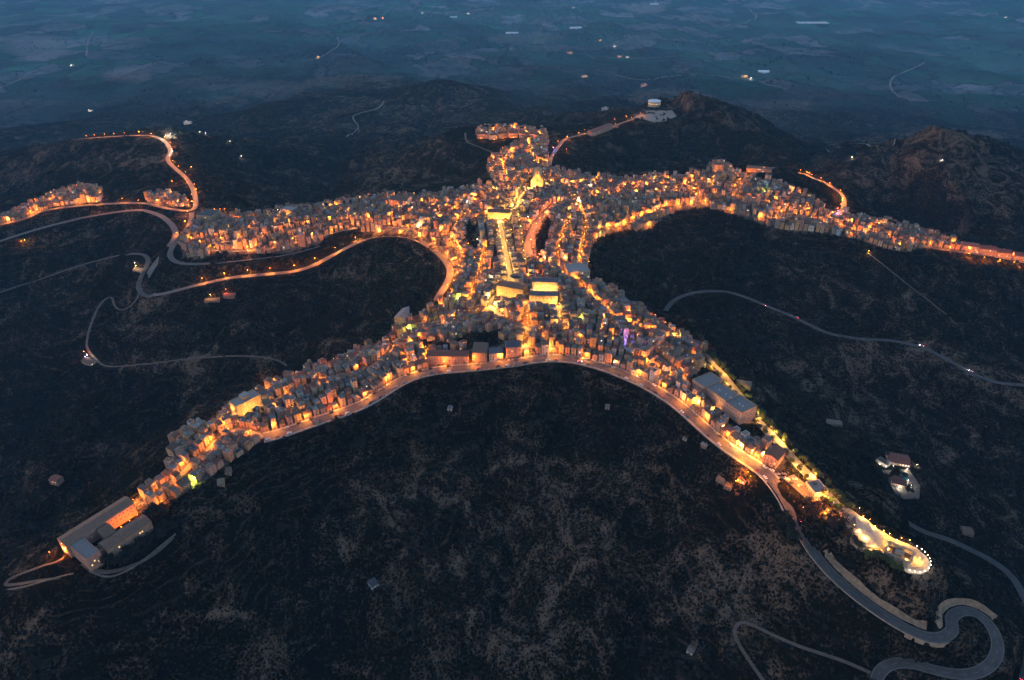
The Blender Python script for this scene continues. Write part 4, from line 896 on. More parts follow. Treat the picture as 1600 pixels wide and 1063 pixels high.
o = mb.obj('distant_houses', None, True); tag(o, 'mass of small tiled and flat-roofed houses packed over the farther arms of the town', 'houses', None, 'stuff')
# retaining walls
def wall_line(px, top, bot, th, label, m='concrete', name='retaining_wall', cat='wall'):
    pts = smooth_pts(resample([P(u, v) for u, v in catmull(px, 4)], 4), 3); mb = MB(); n = len(pts); vs = []
    for i, p in enumerate(pts):
        d = pts[min(i+1, n-1)]-pts[max(i-1, 0)]; d.z = 0; d.normalize(); nn = Vector((-d.y, d.x, 0))*th/2
        for s, z in ((1, top), (-1, top), (-1, -bot), (1, -bot)): q = p+nn*s; vs.append((q.x, q.y, p.z+z))
    fs = [(0, 1, 2, 3), tuple(range(4*n-1, 4*n-5, -1))]
    for i in range(n-1):
        for k in range(4): fs.append((4*i+k, 4*i+4+k, 4*i+4+(k+1) % 4, 4*i+(k+1) % 4))
    mb.add(vs, fs, m); return tag(mb.obj(name), label, cat)
def road_wall(i0, i1, side, top, bot, label, m='concrete', w=None, road='main', th=.6):
    pts = RW[road]; a = min(range(len(pts)), key=lambda i: (pts[i]-P(*i0)).length); b = min(range(len(pts)), key=lambda i: (pts[i]-P(*i1)).length)
    if a > b: a, b = b, a
    w = w or ROADS[road][0]/2+1.6; mb = MB(); seg = pts[a:b+1]; n = len(seg); vs = []
    for i, p in enumerate(seg):
        d = seg[min(i+1, n-1)]-seg[max(i-1, 0)]; d.z = 0; d.normalize(); nn = Vector((-d.y, d.x, 0))*side
        lean = .0
        for o_, z in ((w, top), (w+th, top), (w+th+bot*.12, -bot), (w, -bot)): q = p+nn*o_; vs.append((q.x, q.y, p.z+z))
    fs = [(0, 1, 2, 3), tuple(range(4*n-1, 4*n-5, -1))]
    for i in range(n-1):
        for k in range(4): fs.append((4*i+k, 4*i+4+k, 4*i+4+(k+1) % 4, 4*i+(k+1) % 4))
    mb.add(vs, fs, m); return tag(mb.obj('retaining_wall'), label, 'wall')
def cut_bank(i0, i1, side, label):
    pts = RW['descent']; a = min(range(len(pts)), key=lambda i: (pts[i]-P(*i0)).length); b = min(range(len(pts)), key=lambda i: (pts[i]-P(*i1)).length)
    if a > b: a, b = b, a
    w = 5.2; mb = MB(); seg = pts[a:b+1]; n = len(seg); vs = []; m = 5
    for i, p in enumerate(seg):
        d = seg[min(i+1, n-1)]-seg[max(i-1, 0)]; d.z = 0; d.normalize(); nn = Vector((-d.y, d.x, 0))*side; W_ = 4.6+1.3*math.sin(i*.41)+random.uniform(-.4, .4)
        for k in range(m+1):
            o_ = w+W_*min(k, m-1)/(m-1)+(.8 if k == m else 0); q = p+nn*o_; vs.append((q.x, q.y, p.z-.3+(1.3*k*(.72+.3*math.sin(i*.31)*math.sin(i*.83+1))+random.uniform(-.3, .3) if 0 < k < m else 0) if k < m else p.z-4))
    mb.add(vs, [(i*(m+1)+k, i*(m+1)+k+1, (i+1)*(m+1)+k+1, (i+1)*(m+1)+k) for i in range(n-1) for k in range(m)], 'tan_rock'); return tag(mb.obj('cut_bank'), label, 'rock bank')
mat('tan_rock', (.22,.155,.10), .95, .45, .35, .2)
road_wall((415,684), (455,674), -1, .9, 9, 'pale concrete retaining wall under the bright left end of the curved street')
road_wall((528,648), (640,590), -1, .9, 7, 'long pale retaining wall under the left bend of the curved street')
road_wall((455,674), (528,648), -1, .9, 3, 'low parapet wall linking the two pale walls of the left bend', 'stone')
road_wall((640,590), (850,560), -1, .9, 3, 'thin stone parapet along the middle of the curved street', 'stone')
road_wall((850,560), (1185,732), -1, .9, 3.5, 'thin stone parapet along the right half of the curved street', 'stone')
road_wall((1192,736), (1246,815), -1, .8, 8, 'white retaining wall beside the orange road below the square')
road_wall((1252,832), (1475,996), -1, .8, 3, 'low stone parapet on the outer edge of the descending road', 'stone', road='descent', w=4.8, th=.4)
cut_bank((1262,850), (1450,993), 1, 'long tan cut bank above the descending road at lower right')
cut_bank((1480,990), (1545,972), 1, 'tan cut bank around the outside of the hairpin')
wall_line([(140,893),(165,903),(190,897),(220,880),(250,855),(275,835)], 1, 3, 1, 'dark curved parapet around the garden below the convent', 'garden_stone')
wall_line([(8,922),(30,920),(90,903),(115,897)], 1, 4, 1, 'rough stone wall along the track below the left tip', 'garden_stone')
print('walls ok')
# ------------------------------------------------------------------ lamps
def lamps_along(road, a, b, sp, c, k=1, side=1, kind='pole'):
    pts = RW[road]; i0 = min(range(len(pts)), key=lambda i: (pts[i]-P(*a)).length); i1 = min(range(len(pts)), key=lambda i: (pts[i]-P(*b)).length)
    if i0 > i1: i0, i1 = i1, i0
    acc = sp*.5
    for p, q in zip(pts[i0:i1], pts[i0+1:i1+1]):
        acc += (q-p).length
        if acc >= sp:
            acc = 0; d = (q-p).normalized(); n = Vector((-d.y, d.x, 0)); s = side if side else random.choice((-1, 1))
            o = p+n*s*(ROADS[road][0]/2+.5); LAMPS.append(((o.x, o.y, o.z+(7 if kind == 'pole' else 4)), c, k, kind, road))
lamps_along('main', (412,684), (1235,790), 26, 'o', .8); 
lamps_along('promenade', (1110,565), (1318,800), 12, 'y', .95, 0, 'alley'); lamps_along('square', (1235,745), (1303,815), 13, 'o', 1.5, 0)
lamps_along('west_road', (0,352), (130,217), 36, 'o', 1.5, 0); lamps_along('bypass', (300,448), (682,470), 30, 'o', 1.7, 1)
lamps_along('corso', (780,346), (790,462), 10, 'y', .65, 0); lamps_along('upper_corso', (838,296), (780,346), 12, 'y', 1.6, 0)
lamps_along('ravine_road', (866,320), (890,412), 18, 'r', 1.5); lamps_along('east_street', (866,320), (1620,412), 27, 'o', .8, 0)
lamps_along('east_spur', (1300,342), (1245,270), 20, 'o', 1.6, 1); lamps_along('hill_street', (1150,300), (1210,262), 25, 'o', .9, 0)
lamps_along('north_road', (858,262), (1000,180), 40, 'o', .8, 0); lamps_along('west_street', (300,386), (815,300), 30, 'o', .8, 0)
lamps_along('west_lane', (330,392), (670,364), 26, 'o', .8, 0); lamps_along('low_lane', (412,684), (222,790), 24, 'o', .7, 0); lamps_along('arm_lane', (372,648), (620,540), 34, 'o', .5, 0)
for px, c_, kk in ((EXTRA['a'], 'o', .8), (EXTRA['b'], 'o', .8), (EXTRA['c'], 'o', 1.4), (EXTRA['d'], 'o', 1.3), (EXTRA['h'], 'y', .8), (EXTRA['g'], 'o', .7), (EXTRA['j'], 'y', .4), (EXTRA['i'], 'o', .9), (EXTRA['k'], 'o', 1.2), (EXTRA['l'], 'o', 1.2), (EXTRA['m'], 'o', 1.2), (EXTRA['n'], 'o', 1.2), (EXTRA['e'], 'o', 1.2), (EXTRA['f'], 'o', 1.4)):
    q = resample([P(u, v) for u, v in px], 19)
    for p in q: LAMPS.append(((p.x, p.y, float(H(p.x, p.y))+5), c_, kk*random.uniform(.6, 1.2), 'alley'))
lamps_along('lower_loop', (300,332), (268,388), 30, 'o', .8, 0); lamps_along('mid_lane', (668,384), (740,330), 22, 'o', .8, 0); lamps_along('centre_lane', (798,440), (790,500), 14, 'y', .9, 0)
SPOT = [(105,865,'o',1.2),(82,870,'o',.6),(289,762,'o',.8),(310,751,'g',1.2),(303,757,'g',.8),(296,690,'g',.6),(357,700,'g',.5),(330,693,'o',.9),(317,730,'o',1.2),(372,640,'y',.8),
 (715,470,'g',.4),(670,515,'g',.6),(640,520,'g',.4),(665,505,'o',.5),(710,500,'o',1.1),(712,510,'y',1),(718,520,'g',.7),(745,470,'o',.8),(765,465,'y',1.2),(772,480,'y',1.2),(788,500,'o',1),(803,512,'o',.9),(825,500,'o',.7),(830,520,'o',.8),(822,545,'y',1),(845,552,'y',.8),(860,548,'y',.7),(848,530,'o',1.2),
 (900,478,'y',1.4),(895,490,'y',1),(947,500,'o',1.2),(880,510,'o',.8),(910,505,'g',.5),(940,518,'o',1),(905,528,'o',.9),(938,535,'o',1.1),(955,530,'o',.9),(975,485,'o',1.2),(985,495,'o',.8),(975,535,'b',1.0),(985,517,'g',.5),(960,540,'o',.8),(1053,555,'o',1.3),(1062,590,'o',1.3),(1020,540,'g',.5),(1000,530,'o',.6),
 (1010,508,'y',.8),(1020,513,'y',1),(1030,518,'y',1),(1040,523,'y',1),(1050,528,'y',.9),(998,490,'o',.6),(1006,495,'o',.8),(1160,722,'o',.9),(1155,700,'y',1.2),(1172,712,'y',1.1),(1190,716,'y',1.2),(1130,672,'y',.7),(1115,650,'y',.7),(1090,635,'y',.8),(1150,760,'o',.6),
 (1165,745,'o',1),(1170,750,'o',.6),(1255,800,'o',.6),(1275,790,'o',.9),(1290,803,'o',.8),(900,325,'y',2.2),(905,320,'y',1.6),(880,375,'o',1),(895,385,'o',.9),(915,385,'y',1.2),(912,400,'y',1),(905,405,'o',1),(860,400,'r',1),(850,408,'r',1),(840,408,'o',.8),
 (1025,298,'y',1),(1040,297,'y',1),(1055,297,'y',1),(1075,290,'o',.8),(1085,275,'o',.8),(330,466,'y',.5),(354,458,'r',.4),(135,563,'b',.4),(138,560,'w',.3),(133,555,'r',.4),(214,421,'y',.7),(212,416,'w',.3),(260,216,'w',6),(268,213,'w',5),(313,210,'w',.6),(322,212,'w',.5),(360,225,'w',.5),(378,248,'w',.4),
 (300,265,'y',1),(270,240,'w',.8),(345,332,'o',.8),(352,332,'o',.8),(336,332,'o',.6),(270,288,'o',.8),(40,380,'y',.5),(35,382,'o',.5),(100,312,'o',1),(140,318,'o',.8),(60,333,'o',.8),(245,310,'o',.8),(265,318,'o',.9),(960,190,'o',.6),(978,186,'o',.8),
 (1330,250,'w',.3),(1356,398,'y',.7),(865,236,'b',.5),(885,238,'o',.4),(785,235,'o',1),(775,262,'o',1),(800,250,'o',1),(815,262,'o',.9),(800,275,'o',.9),(835,240,'o',.8),(829,228,'o',.8),(770,272,'y',1),(1308,335,'b',.8),(1298,338,'o',1)]
for u, v, c, k in SPOT: q = P(u, v); LAMPS.append(((q.x, q.y, q.z+5.5), c, k, 'alley'))
# alleys: free, built-up ground far from other lamps
lx = [(l[0][0], l[0][1]) for l in LAMPS]
o_ = rng.permutation(len(ii)); na = 0
for k in o_:
    x, y = ox+(ii[k]+.5)*cell, oy+(jj[k]+.5)*cell; i, j = int(x-ox), int(y-oy)
    if OCC[j-1:j+2, i-1:i+2].any() or not OCC[j-5:j+6, i-5:i+6].any(): continue
    A = np.array(lx); 
    if ((A[:, 0]-x)**2+(A[:, 1]-y)**2).min() < 12.5**2: continue
    lx.append((x, y)); na += 1
    LAMPS.append(((x, y, float(H(x, y))+4.6), random.choices('oygw', (14, 2, .35, .5))[0], random.uniform(.5, 1.25)**2, 'alley'))
    if LAMPS[-1][1] in 'wg': LAMPS[-1] = LAMPS[-1][:2]+(.35*LAMPS[-1][2], 'alley')
    if na >= 400: break
print('lamps', len(LAMPS), na)
def _pole(mb): mb.cyl(0, 0, 0, 7, .09, .06, 'metal', 6); mb.tube((0, 0, 7), (0, 1.0, 7.15), .05, .04, 'metal', 5)
def _headb(mb): mb.box(-.18, .18, .8, 1.5, 7.1, 7.28, 'metal')
POLE = shared(_pole, 'pole'); HEAD = shared(_headb, 'lamp_head')
def bulbmesh(c):
    mb = MB(); mb.cyl(0, 0, -.22, 0, .1, .24, 'bulb_'+c, 8); mb.cyl(0, 0, 0, .2, .24, .1, 'bulb_'+c, 8); return mb.mesh('bulb_'+c)
BULB = {c: bulbmesh(c) for c in LC}
for c in LC: M['bulb_'+c].cycles.emission_sampling = 'NONE'
CN = {'o': 'orange', 'y': 'yellow', 'g': 'greenish', 'w': 'white', 'b': 'violet', 'r': 'red'}
ZN = lambda u, v: ('at the right tip' if u > 1290 and v > 790 else 'by the villa' if u > 1350 and v > 650 else 'by the right square and promenade' if u > 1180 and v > 560 else 'on the right arm' if u > 980 and v > 480 else 'in the front quarter' if u > 640 and v > 480
  else 'on the left arm' if v > 530 and u > 330 else 'near the left tip' if v > 600 else 'along the bypass and left valley' if v > 415 and u < 690 else 'at the far left hamlets' if u < 300 else 'on the west arm' if u < 690 else 'in the town centre' if v > 330 and u < 930 else 'on the northern arm' if v < 275 and u < 1000 else 'by the church crossing' if u < 930 else 'on the east arm')
LAMPS = [(l[0], l[1], l[2], l[3], proj(l[0][0], l[0][1], l[0][2])) for l in LAMPS]
LAMPS.sort(key=lambda l: float(l[4][2]))
KINDN = {'pole': 'street_lamp', 'alley': 'street_lamp', 'wall': 'street_lamp', 'flood': 'floodlight', 'garden': 'garden_lamp', 'bollard': 'bollard_light'}
keyc = {}; lightd = {}
near = LAMPS[:298]
for l in sorted(near, key=lambda l: float(l[4][0])):
    k = (KINDN[l[3]], CN[l[1]], ZN(float(l[4][0]), float(l[4][1]))); keyc.setdefault(k, []).append(l)
POWER = 6500
def add_light(p, c, k, parent, z):
    key = (c, round(k, 2))
    if key not in lightd:
        ld = bpy.data.lights.new('lamp_light', 'POINT'); ld.energy = POWER*max(.01, k); ld.color = LC[c]; ld.shadow_soft_size = .3; lightd[key] = ld
    return link('lamp_light', lightd[key], parent, z)
stuff = MB()
for k, ls in keyc.items():
    for i, l in enumerate(ls):
        (x, y, z), c, pw, kind, _ = l; gz = float(H(x, y)); hh = z-gz
        root = link(k[0], None, None, (x, y, gz if kind != 'flood' else z-1), random.random()*6.28)
        lab = f"{k[1]} glowing {k[0].replace('_', ' ')} {k[2]}, "+('the only one' if len(ls) == 1 else f"{nth(i+1)} from the left" if i < 50 else f"{nth(len(ls)-i)} from the right")
        tag(root, lab, k[0].replace('_', ' ').replace('floodlight', 'floodlight'), 'town lamps lit at dusk')
        if kind in ('flood', 'bollard'):
            mb = MB(); mb.cyl(0, 0, 0 if kind == 'flood' else -1, 1 if kind == 'flood' else hh-.2, .12, .12, 'metal', 6); mb.obj('post', root); link('bulb', BULB[c], root, (0, 0, 1.25 if kind == 'flood' else hh)); add_light(None, c, pw, root, (0, 0, 1.3 if kind == 'flood' else hh+.25))
        else:
            s = hh/7; link('pole', POLE, root, (0, 0, 0), 0, (1, 1, s)); link('lamp_head', HEAD, root, (0, 0, hh-7)); link('bulb', BULB[c], root, (0, 1.15, hh-.1)); add_light(None, c, pw, root, (0, 1.15, hh-.45))
far = [l for l in LAMPS[298:]]
for l in far:
    (x, y, z), c, pw, kind, _ = l; gz = float(H(x, y)); stuff.T = (x, y, 0, 0); stuff.cyl(0, 0, gz, z, .1, .1, 'metal', 4); stuff.cyl(0, 0, z, z+.25, .12, .3, 'bulb_'+c, 6); stuff.cyl(0, 0, z+.25, z+.5, .3, .1, 'bulb_'+c, 6)
stuff.T = None; so_ = tag(stuff.obj('distant_street_lamps'), 'many small orange lamps scattered over the farther arms of the town', 'street lamps', None, 'stuff')
for l in far: add_light(None, l[1], l[2], so_, (l[0][0], l[0][1], l[0][2]-.4))
print('lamps ok')
# ------------------------------------------------------------------ cars
mat('car_white', (.7,.7,.7), .35, .02, 1); mat('car_silver', (.35,.36,.38), .3, .02, 1, metal=.4); mat('car_black', (.03,.03,.035), .3, .02, 1); mat('car_red', (.35,.03,.03), .35, .02, 1); mat('car_blue', (.04,.08,.2), .35, .02, 1)
def _carbody(m):
    mb = MB(); mb.prism([(-2.1,.3),(2.1,.3),(2.15,.75),(1.2,.9),(-1.9,.95),(-2.12,.7)], -.85, .85, m, 'y'); mb.prism([(-1.5,.951),(.9,.93),(.25,1.44),(-1.2,1.46)], -.72, .72, m, 'y'); return mb.mesh('car_body')
CARB = {c: _carbody('car_'+c) for c in ('white', 'silver', 'black', 'red', 'blue')}
def _cg(mb):
    mb.prism([(-1.4,1.0),(.72,1.0),(.2,1.36),(-1.15,1.38)], -.735, -.722, 'glass', 'y'); mb.prism([(-1.4,1.0),(.72,1.0),(.2,1.36),(-1.15,1.38)], .722, .735, 'glass', 'y')
    mb.add([(.90,-.62,.98),(.90,.62,.98),(.33,.6,1.42),(.33,-.6,1.42)], [(0,1,2,3)], 'glass'); mb.add([(-1.53,-.62,1.0),(-1.53,.62,1.0),(-1.25,.6,1.42),(-1.25,-.6,1.42)], [(3,2,1,0)], 'glass')
CGLASS = shared(_cg, 'car_window')
def _wheel(mb): mb.tube((0,-.1,0), (0,.1,0), .32, .32, 'tyre', 12); mb.tube((0,-.11,0), (0,.11,0), .16, .16, 'metal', 8)
WHEEL = shared(_wheel, 'wheel')
def _hl(mb): mb.box(-.03, .03, -.16, .16, -.08, .08, 'headlight')
def _tl(mb): mb.box(-.03, .03, -.16, .16, -.08, .08, 'taillight')
HL, TL = shared(_hl, 'headlight'), shared(_tl, 'taillight')
def car(p, a, c, lab, group, lights=False):
    root = link('car', None, None, p, a); tag(root, lab, 'car', group)
    link('body', CARB[c], root); link('windows', CGLASS, root)
    for x in (-1.3, 1.35):
        for y in (-.8, .8): link('wheel', WHEEL, root, (x, y, .32))
    if lights:
        for y in (-.6, .6): link('headlight', HL, root, (2.17, y, .65)); link('taillight', TL, root, (-2.15, y, .7))
        ld = bpy.data.lights.new('headlight_beam', 'SPOT'); ld.energy = 900; ld.color = (1, .9, .75); ld.spot_size = R(50); ld.shadow_soft_size = .2; lo = link('headlight_beam', ld, root, (2.3, 0, .7)); lo.rotation_euler = (R(82), 0, R(-90))
cars = []
for side in (-1, 1):
    run = 0
    for i in range(0, k0):
        p, q = mp[i], mp[i+1]; d = q-p; t = math.atan2(d.y, d.x); run += d.length
        if run > 6.3:
            run = 0
            if random.random() < (.62 if side < 0 else .4) and len(cars) < 150:
                n = Vector((-math.sin(t), math.cos(t), 0))*side*4.35; cars.append((p+n+Vector((0, 0, .37)), t+(math.pi if random.random() < .4 else 0)+random.gauss(0, .02), random.choices(list(CARB), (4, 4, 4, 1.4, 1.4))[0], side))
for u, v in ((1215,742),(1222,748),(1225,742),(1230,750),(1236,756),(1242,750),(1206,736),(1250,760)): q = P(u, v); cars.append((q+Vector((0, 0, .4)), random.random()*3, random.choice(list(CARB)), 2))
cars = [(c, float(proj(c[0].x, c[0].y, c[0].z)[0])) for c in cars]; cars.sort(key=lambda c: c[1]); cc = {}
def carkey(c, u): return (c[2], c[3], 0 if u < 640 else 1 if u < 850 else 2 if u < 1050 else 3)
for c, u in cars: cc[carkey(c, u)] = cc.get(carkey(c, u), 0)+1
ci = {}
for c, u in cars:
    k = carkey(c, u); ci[k] = ci.get(k, 0)+1
    wh = {-1: 'outer side', 1: 'house side', 2: 'parked at the bright square'}[c[3]]; st = ['of the left bend', 'of the middle left stretch', 'of the middle right stretch', 'of the right bend'][k[2]] if c[3] != 2 else ''
    car(c[0], c[1], c[2], f"{nth(ci[k])} {c[2]} car from the left, {wh} {st}".strip(), 'cars parked along the curved street')
def moving(road, uv, c, lab, rev=False, off=2.2):
    pts = RW[road]; i = min(range(len(pts)-1), key=lambda i: (pts[i]-P(*uv)).length); d = pts[i+1]-pts[i]; t = math.atan2(d.y, d.x)+(math.pi if rev else 0)
    car(pts[i]+Vector((math.sin(t)*off, -math.cos(t)*off, .45)), t, c, lab, None, True)
moving('main', (1246,812), 'black', 'dark car with glowing lights driving down past the big tree', True); moving('valley_road', (1196,478), 'red', 'car with red tail lights on the dark valley road, leftmost there'); moving('valley_road', (1240,497), 'silver', 'car with orange glow on the dark valley road, second from the left', True)
moving('valley_road', (1442,543), 'silver', 'car with headlights on the valley road, third from the left', True); moving('valley_road', (1514,584), 'white', 'car with bright headlights on the valley road, rightmost there', True); moving('main', (905,563), 'white', 'white car with headlights on in the middle of the curved street')
moving('east_lower_road', (1585,1035), 'red', 'car with red tail lights at the lower right edge', off=2)
# ------------------------------------------------------------------ trees
def crownmesh(name, seed, leaf, tall=1.0, n=420):
    r = np.random.default_rng(seed); mb = MB(); lobes = [(r.normal(0, 1.3), r.normal(0, 1.3), 4.2*tall+r.normal(0, .9), r.uniform(1.2, 2.1)) for _ in range(7)]
    vs, fs = [], []
    for i in range(n):
        lx_, ly_, lz_, lr = lobes[i % 7]; v = r.normal(0, 1, 3); v /= np.linalg.norm(v); rad = lr*r.uniform(.55, 1.05)
        c = np.array([lx_, ly_, lz_])+v*rad*np.array([1, 1, .8*tall]); s = r.uniform(.22, .48)
        a_ = r.normal(0, 1, 3); a_ /= np.linalg.norm(a_); b_ = np.cross(a_, v+.4*r.normal(0, 1, 3)); b_ /= np.linalg.norm(b_)+1e-6
        o_ = len(vs); vs += [tuple(c+a_*s+b_*s*.6), tuple(c-a_*s+b_*s*.7), tuple(c-a_*s*.8-b_*s*.6), tuple(c+a_*s*.9-b_*s*.7)]; fs.append((o_, o_+1, o_+2, o_+3))
    mb.add(vs, fs, leaf); return mb.mesh(name)
def trunkmesh(seed):
    r = random.Random(seed); mb = MB(); mb.cyl(0, 0, -.5, 2.6, .22, .15, 'bark', 7)
    for k in range(4): t = k*1.57+r.random(); mb.tube((0, 0, 2.3), (1.3*math.cos(t), 1.3*math.sin(t), 4.0+r.random()), .1, .04, 'bark', 5)
    return mb.mesh('trunk')
CROWN = {k: [crownmesh('crown', 10*i+j, k) for j in range(3)] for i, k in enumerate(('leaf_dark', 'leaf_olive', 'leaf_rust', 'leaf_green'))}
TRUNK = [trunkmesh(i) for i in range(3)]
def tree(p, s, leaf, lab, group, name='tree'):
    root = link(name, None, None, p, random.random()*6.28, (s, s, s*random.uniform(.85, 1.2))); tag(root, lab, 'tree', group)
    link('trunk', random.choice(TRUNK), root); link('crown', random.choice(CROWN[leaf]), root)
nt_ = 0; pts = RW['promenade']; acc = 0; pt = []
for p, q in zip(pts[:-1], pts[1:]):
    acc += (q-p).length
    if acc > 7.5:
        acc = 0; d = (q-p).normalized(); n = Vector((-d.y, d.x, 0))
        for s in (-1, 1): pt.append((p+n*s*(5.3+random.random()), s))
for i, (p, s) in enumerate(pt): tree(Vector((p.x, p.y, float(H(p.x, p.y)))), random.uniform(.85, 1.25), 'leaf_green', f"promenade tree lit yellow, {nth(i//2+1)} from the upper end on the {'inner' if s < 0 else 'outer'} side", 'trees lining the lit promenade')
for i, (u, v, s) in enumerate(((1229,826,1.9),(1236,842,1.8),(1224,812,1.5))): tree(P(u, v), s, 'leaf_dark', ['big dark tree below the road right of the white wall, nearest the camera', 'lower of the big dark trees beside the descending road', 'upper small dark tree beside the descending road'][i] if i else 'biggest dark tree beside the descending road below the white wall', 'big trees beside the descending road')
k = 0
for u, v in ((1262,790),(1270,796),(1266,804),(1280,800),(1288,812),(1296,820),(1275,812),(1285,790),(1300,826),(1306,812),(1258,800),(1312,820),(1322,836),(1330,852),(1292,800)):
    k += 1; tree(P(u, v), random.uniform(.9, 1.4), 'leaf_rust', f"reddish lit tree by the car park slope, {nth(k)} of fifteen counting from the square", 'trees on the car park slope')
for i, (u, v) in enumerate(((1352,870),(1362,872),(1385,880),(1394,886),(1404,895),(1340,858),(1376,874))): tree(P(u, v), 1.1, 'leaf_green', f'tree edging the belvedere slope, {nth(i+1)} planted below the star piazza', 'trees below the star piazza')
def grove(poly, n, smin, smax, leaves, lab, group):
    us = [p[0] for p in poly]; vs = [p[1] for p in poly]; c = 0; t = 0
    while c < n and t < n*20:
        t += 1; u, v = random.uniform(min(us), max(us)), random.uniform(min(vs), max(vs))
        if not inpoly(np.array([u]), np.array([float(v)]), poly)[0]: continue
        p = P(u, v)
        if not (0 <= int(p.x-ox) < OCC.shape[1] and 0 <= int(p.y-oy) < OCC.shape[0]) or OCC[int(p.y-oy), int(p.x-ox)]: continue
        tree(p, random.uniform(smin, smax), random.choice(leaves), lab, group); c += 1
DK, OL, RS = 'leaf_dark', 'leaf_olive', 'leaf_rust'
grove([(150,850),(250,800),(275,830),(230,880),(170,890)], 26, 1.0, 1.7, [DK], 'dark tree in the convent garden at the left tip', 'convent garden trees')
grove([(430,700),(640,610),(850,580),(1000,620),(1040,700),(800,700),(500,740)], 60, .8, 1.5, [DK, DK, OL, RS], 'dark tree on the wooded slope just below the curved street', 'trees below the curved street')
grove([(1120,560),(1200,600),(1330,720),(1440,800),(1400,700),(1300,640),(1200,570)], 60, .9, 1.6, [DK], 'dark tree in the wood right of the promenade', 'wood right of the promenade')
grove([(728,342),(745,352),(750,392),(735,398),(724,370)], 12, .9, 1.4, [DK], 'dark tree in the gap between the west arm and the corso', 'trees in the central gap')
grove([(838,375),(852,346),(860,350),(852,385),(846,404)], 8, .9, 1.3, [DK], 'tree in the ravine inside the curving orange road', 'trees in the ravine')
grove([(645,530),(700,537),(742,522),(783,517),(783,535),(730,543),(655,546)], 12, .6, 1.0, [OL, DK], 'small tree on the terraced bank above the long pink building', 'trees on the terraced bank')
# scrub: low bushes and woods nobody could count
def scrub(n, box, dens, rmin, rmax, nq, name, label, hole=True):
    X = rng.uniform(box[0], box[1], n); Y = rng.uniform(box[2], box[3], n); Z = H(X, Y)
    k = dens(X, Y, Z) > rng.random(n)
    i = (X-ox).astype(int); j = (Y-oy).astype(int); ok = (i >= 3) & (j >= 3) & (i < OCC.shape[1]-3) & (j < OCC.shape[0]-3)
    for dx in (-3, 0, 3):
        for dy in (-3, 0, 3):
            t = np.zeros(n, bool); t[ok] = OCC[j[ok]+dy, i[ok]+dx]; k &= ~t
    i2 = ((X-ox)/cell).astype(int).clip(0, nx-1); j2 = ((Y-oy)/cell).astype(int).clip(0, ny-1); k &= ~(URB[j2, i2] & ok)
    X, Y, Z = X[k], Y[k], Z[k]; m = len(X); rr = rng.uniform(rmin, rmax, m)*(.6+.8*np.clip(fbm(X/60, Y/60, 2)+.5, 0, 1))
    base = np.stack([X, Y, Z+rr*.45], -1)[:, None, :]
    v = rng.normal(0, 1, (m, nq, 3)); v /= np.linalg.norm(v, axis=2, keepdims=True); v[..., 2] = np.abs(v[..., 2])*1.1-.2
    c = base+v*(rr[:, None, None]*rng.uniform(.5, .9, (m, nq, 1)))
    a = rng.normal(0, 1, (m, nq, 3)); a /= np.linalg.norm(a, axis=2, keepdims=True); b = np.cross(a, rng.normal(0, 1, (m, nq, 3))+v); b /= np.linalg.norm(b, axis=2, keepdims=True)+1e-6
    s = rr[:, None, None]*rng.uniform(.3, .6, (m, nq, 1))
    q = np.stack([c+a*s+b*s*.6, c-a*s+b*s*.7, c-a*s*.8-b*s*.6, c+a*s*.9-b*s*.7], 2).reshape(-1, 3)
    me = bpy.data.meshes.new(name); me.vertices.add(len(q)); me.vertices.foreach_set('co', q.ravel().astype('f')); nf = len(q)//4
    me.loops.add(nf*4); me.loops.foreach_set('vertex_index', np.arange(nf*4, dtype='i')); me.polygons.add(nf); me.polygons.foreach_set('loop_start', np.arange(0, nf*4, 4, dtype='i')); me.update(calc_edges=True)
    cols = np.array([(.005,.007,.0045), (.007,.009,.006), (.012,.011,.008), (.018,.010,.006), (.005,.010,.006)]); w_ = rng.choice(5, m, p=[.4, .25, .15, .05, .15]); cc_ = cols[w_]*rng.uniform(.7, 1.3, (m, 1))
    at = me.attributes.new('col', 'FLOAT_COLOR', 'FACE'); at.data.foreach_set('color', np.concatenate([np.repeat(cc_, nq, 0), np.ones((nf, 1))], 1).ravel().astype('f'))
    me.materials.append(M['scrub']); print(name, m); return tag(link(name, me), label, 'scrub', None, 'stuff')
scrub(60000, (-760, 860, 200, 1000), lambda X, Y, Z: .12+1.0*np.clip(fbm(X/70, Y/70, 4)*2.2+.05, 0, 1), .9, 2.6, 11, 'hillside_scrub', 'dark scrub and bushes covering the steep slopes around the town')
scrub(42000, (-1400, 1500, 800, 2000), lambda X, Y, Z: .05+.7*np.clip(fbm(X/130, Y/130, 4)*1.8+.2, 0, 1), 1.6, 4.2, 8, 'distant_woodland', 'dark woodland and bushes on the hills beyond the town')
scrub(26000, (-4200, 4200, 1900, 5200), lambda X, Y, Z: np.clip(fbm(X/260, Y/260, 4)*4-.5, 0.02, 1), 2.5, 5, 6, 'valley_copses', 'scattered dark copses and hedges over the valley farmland')
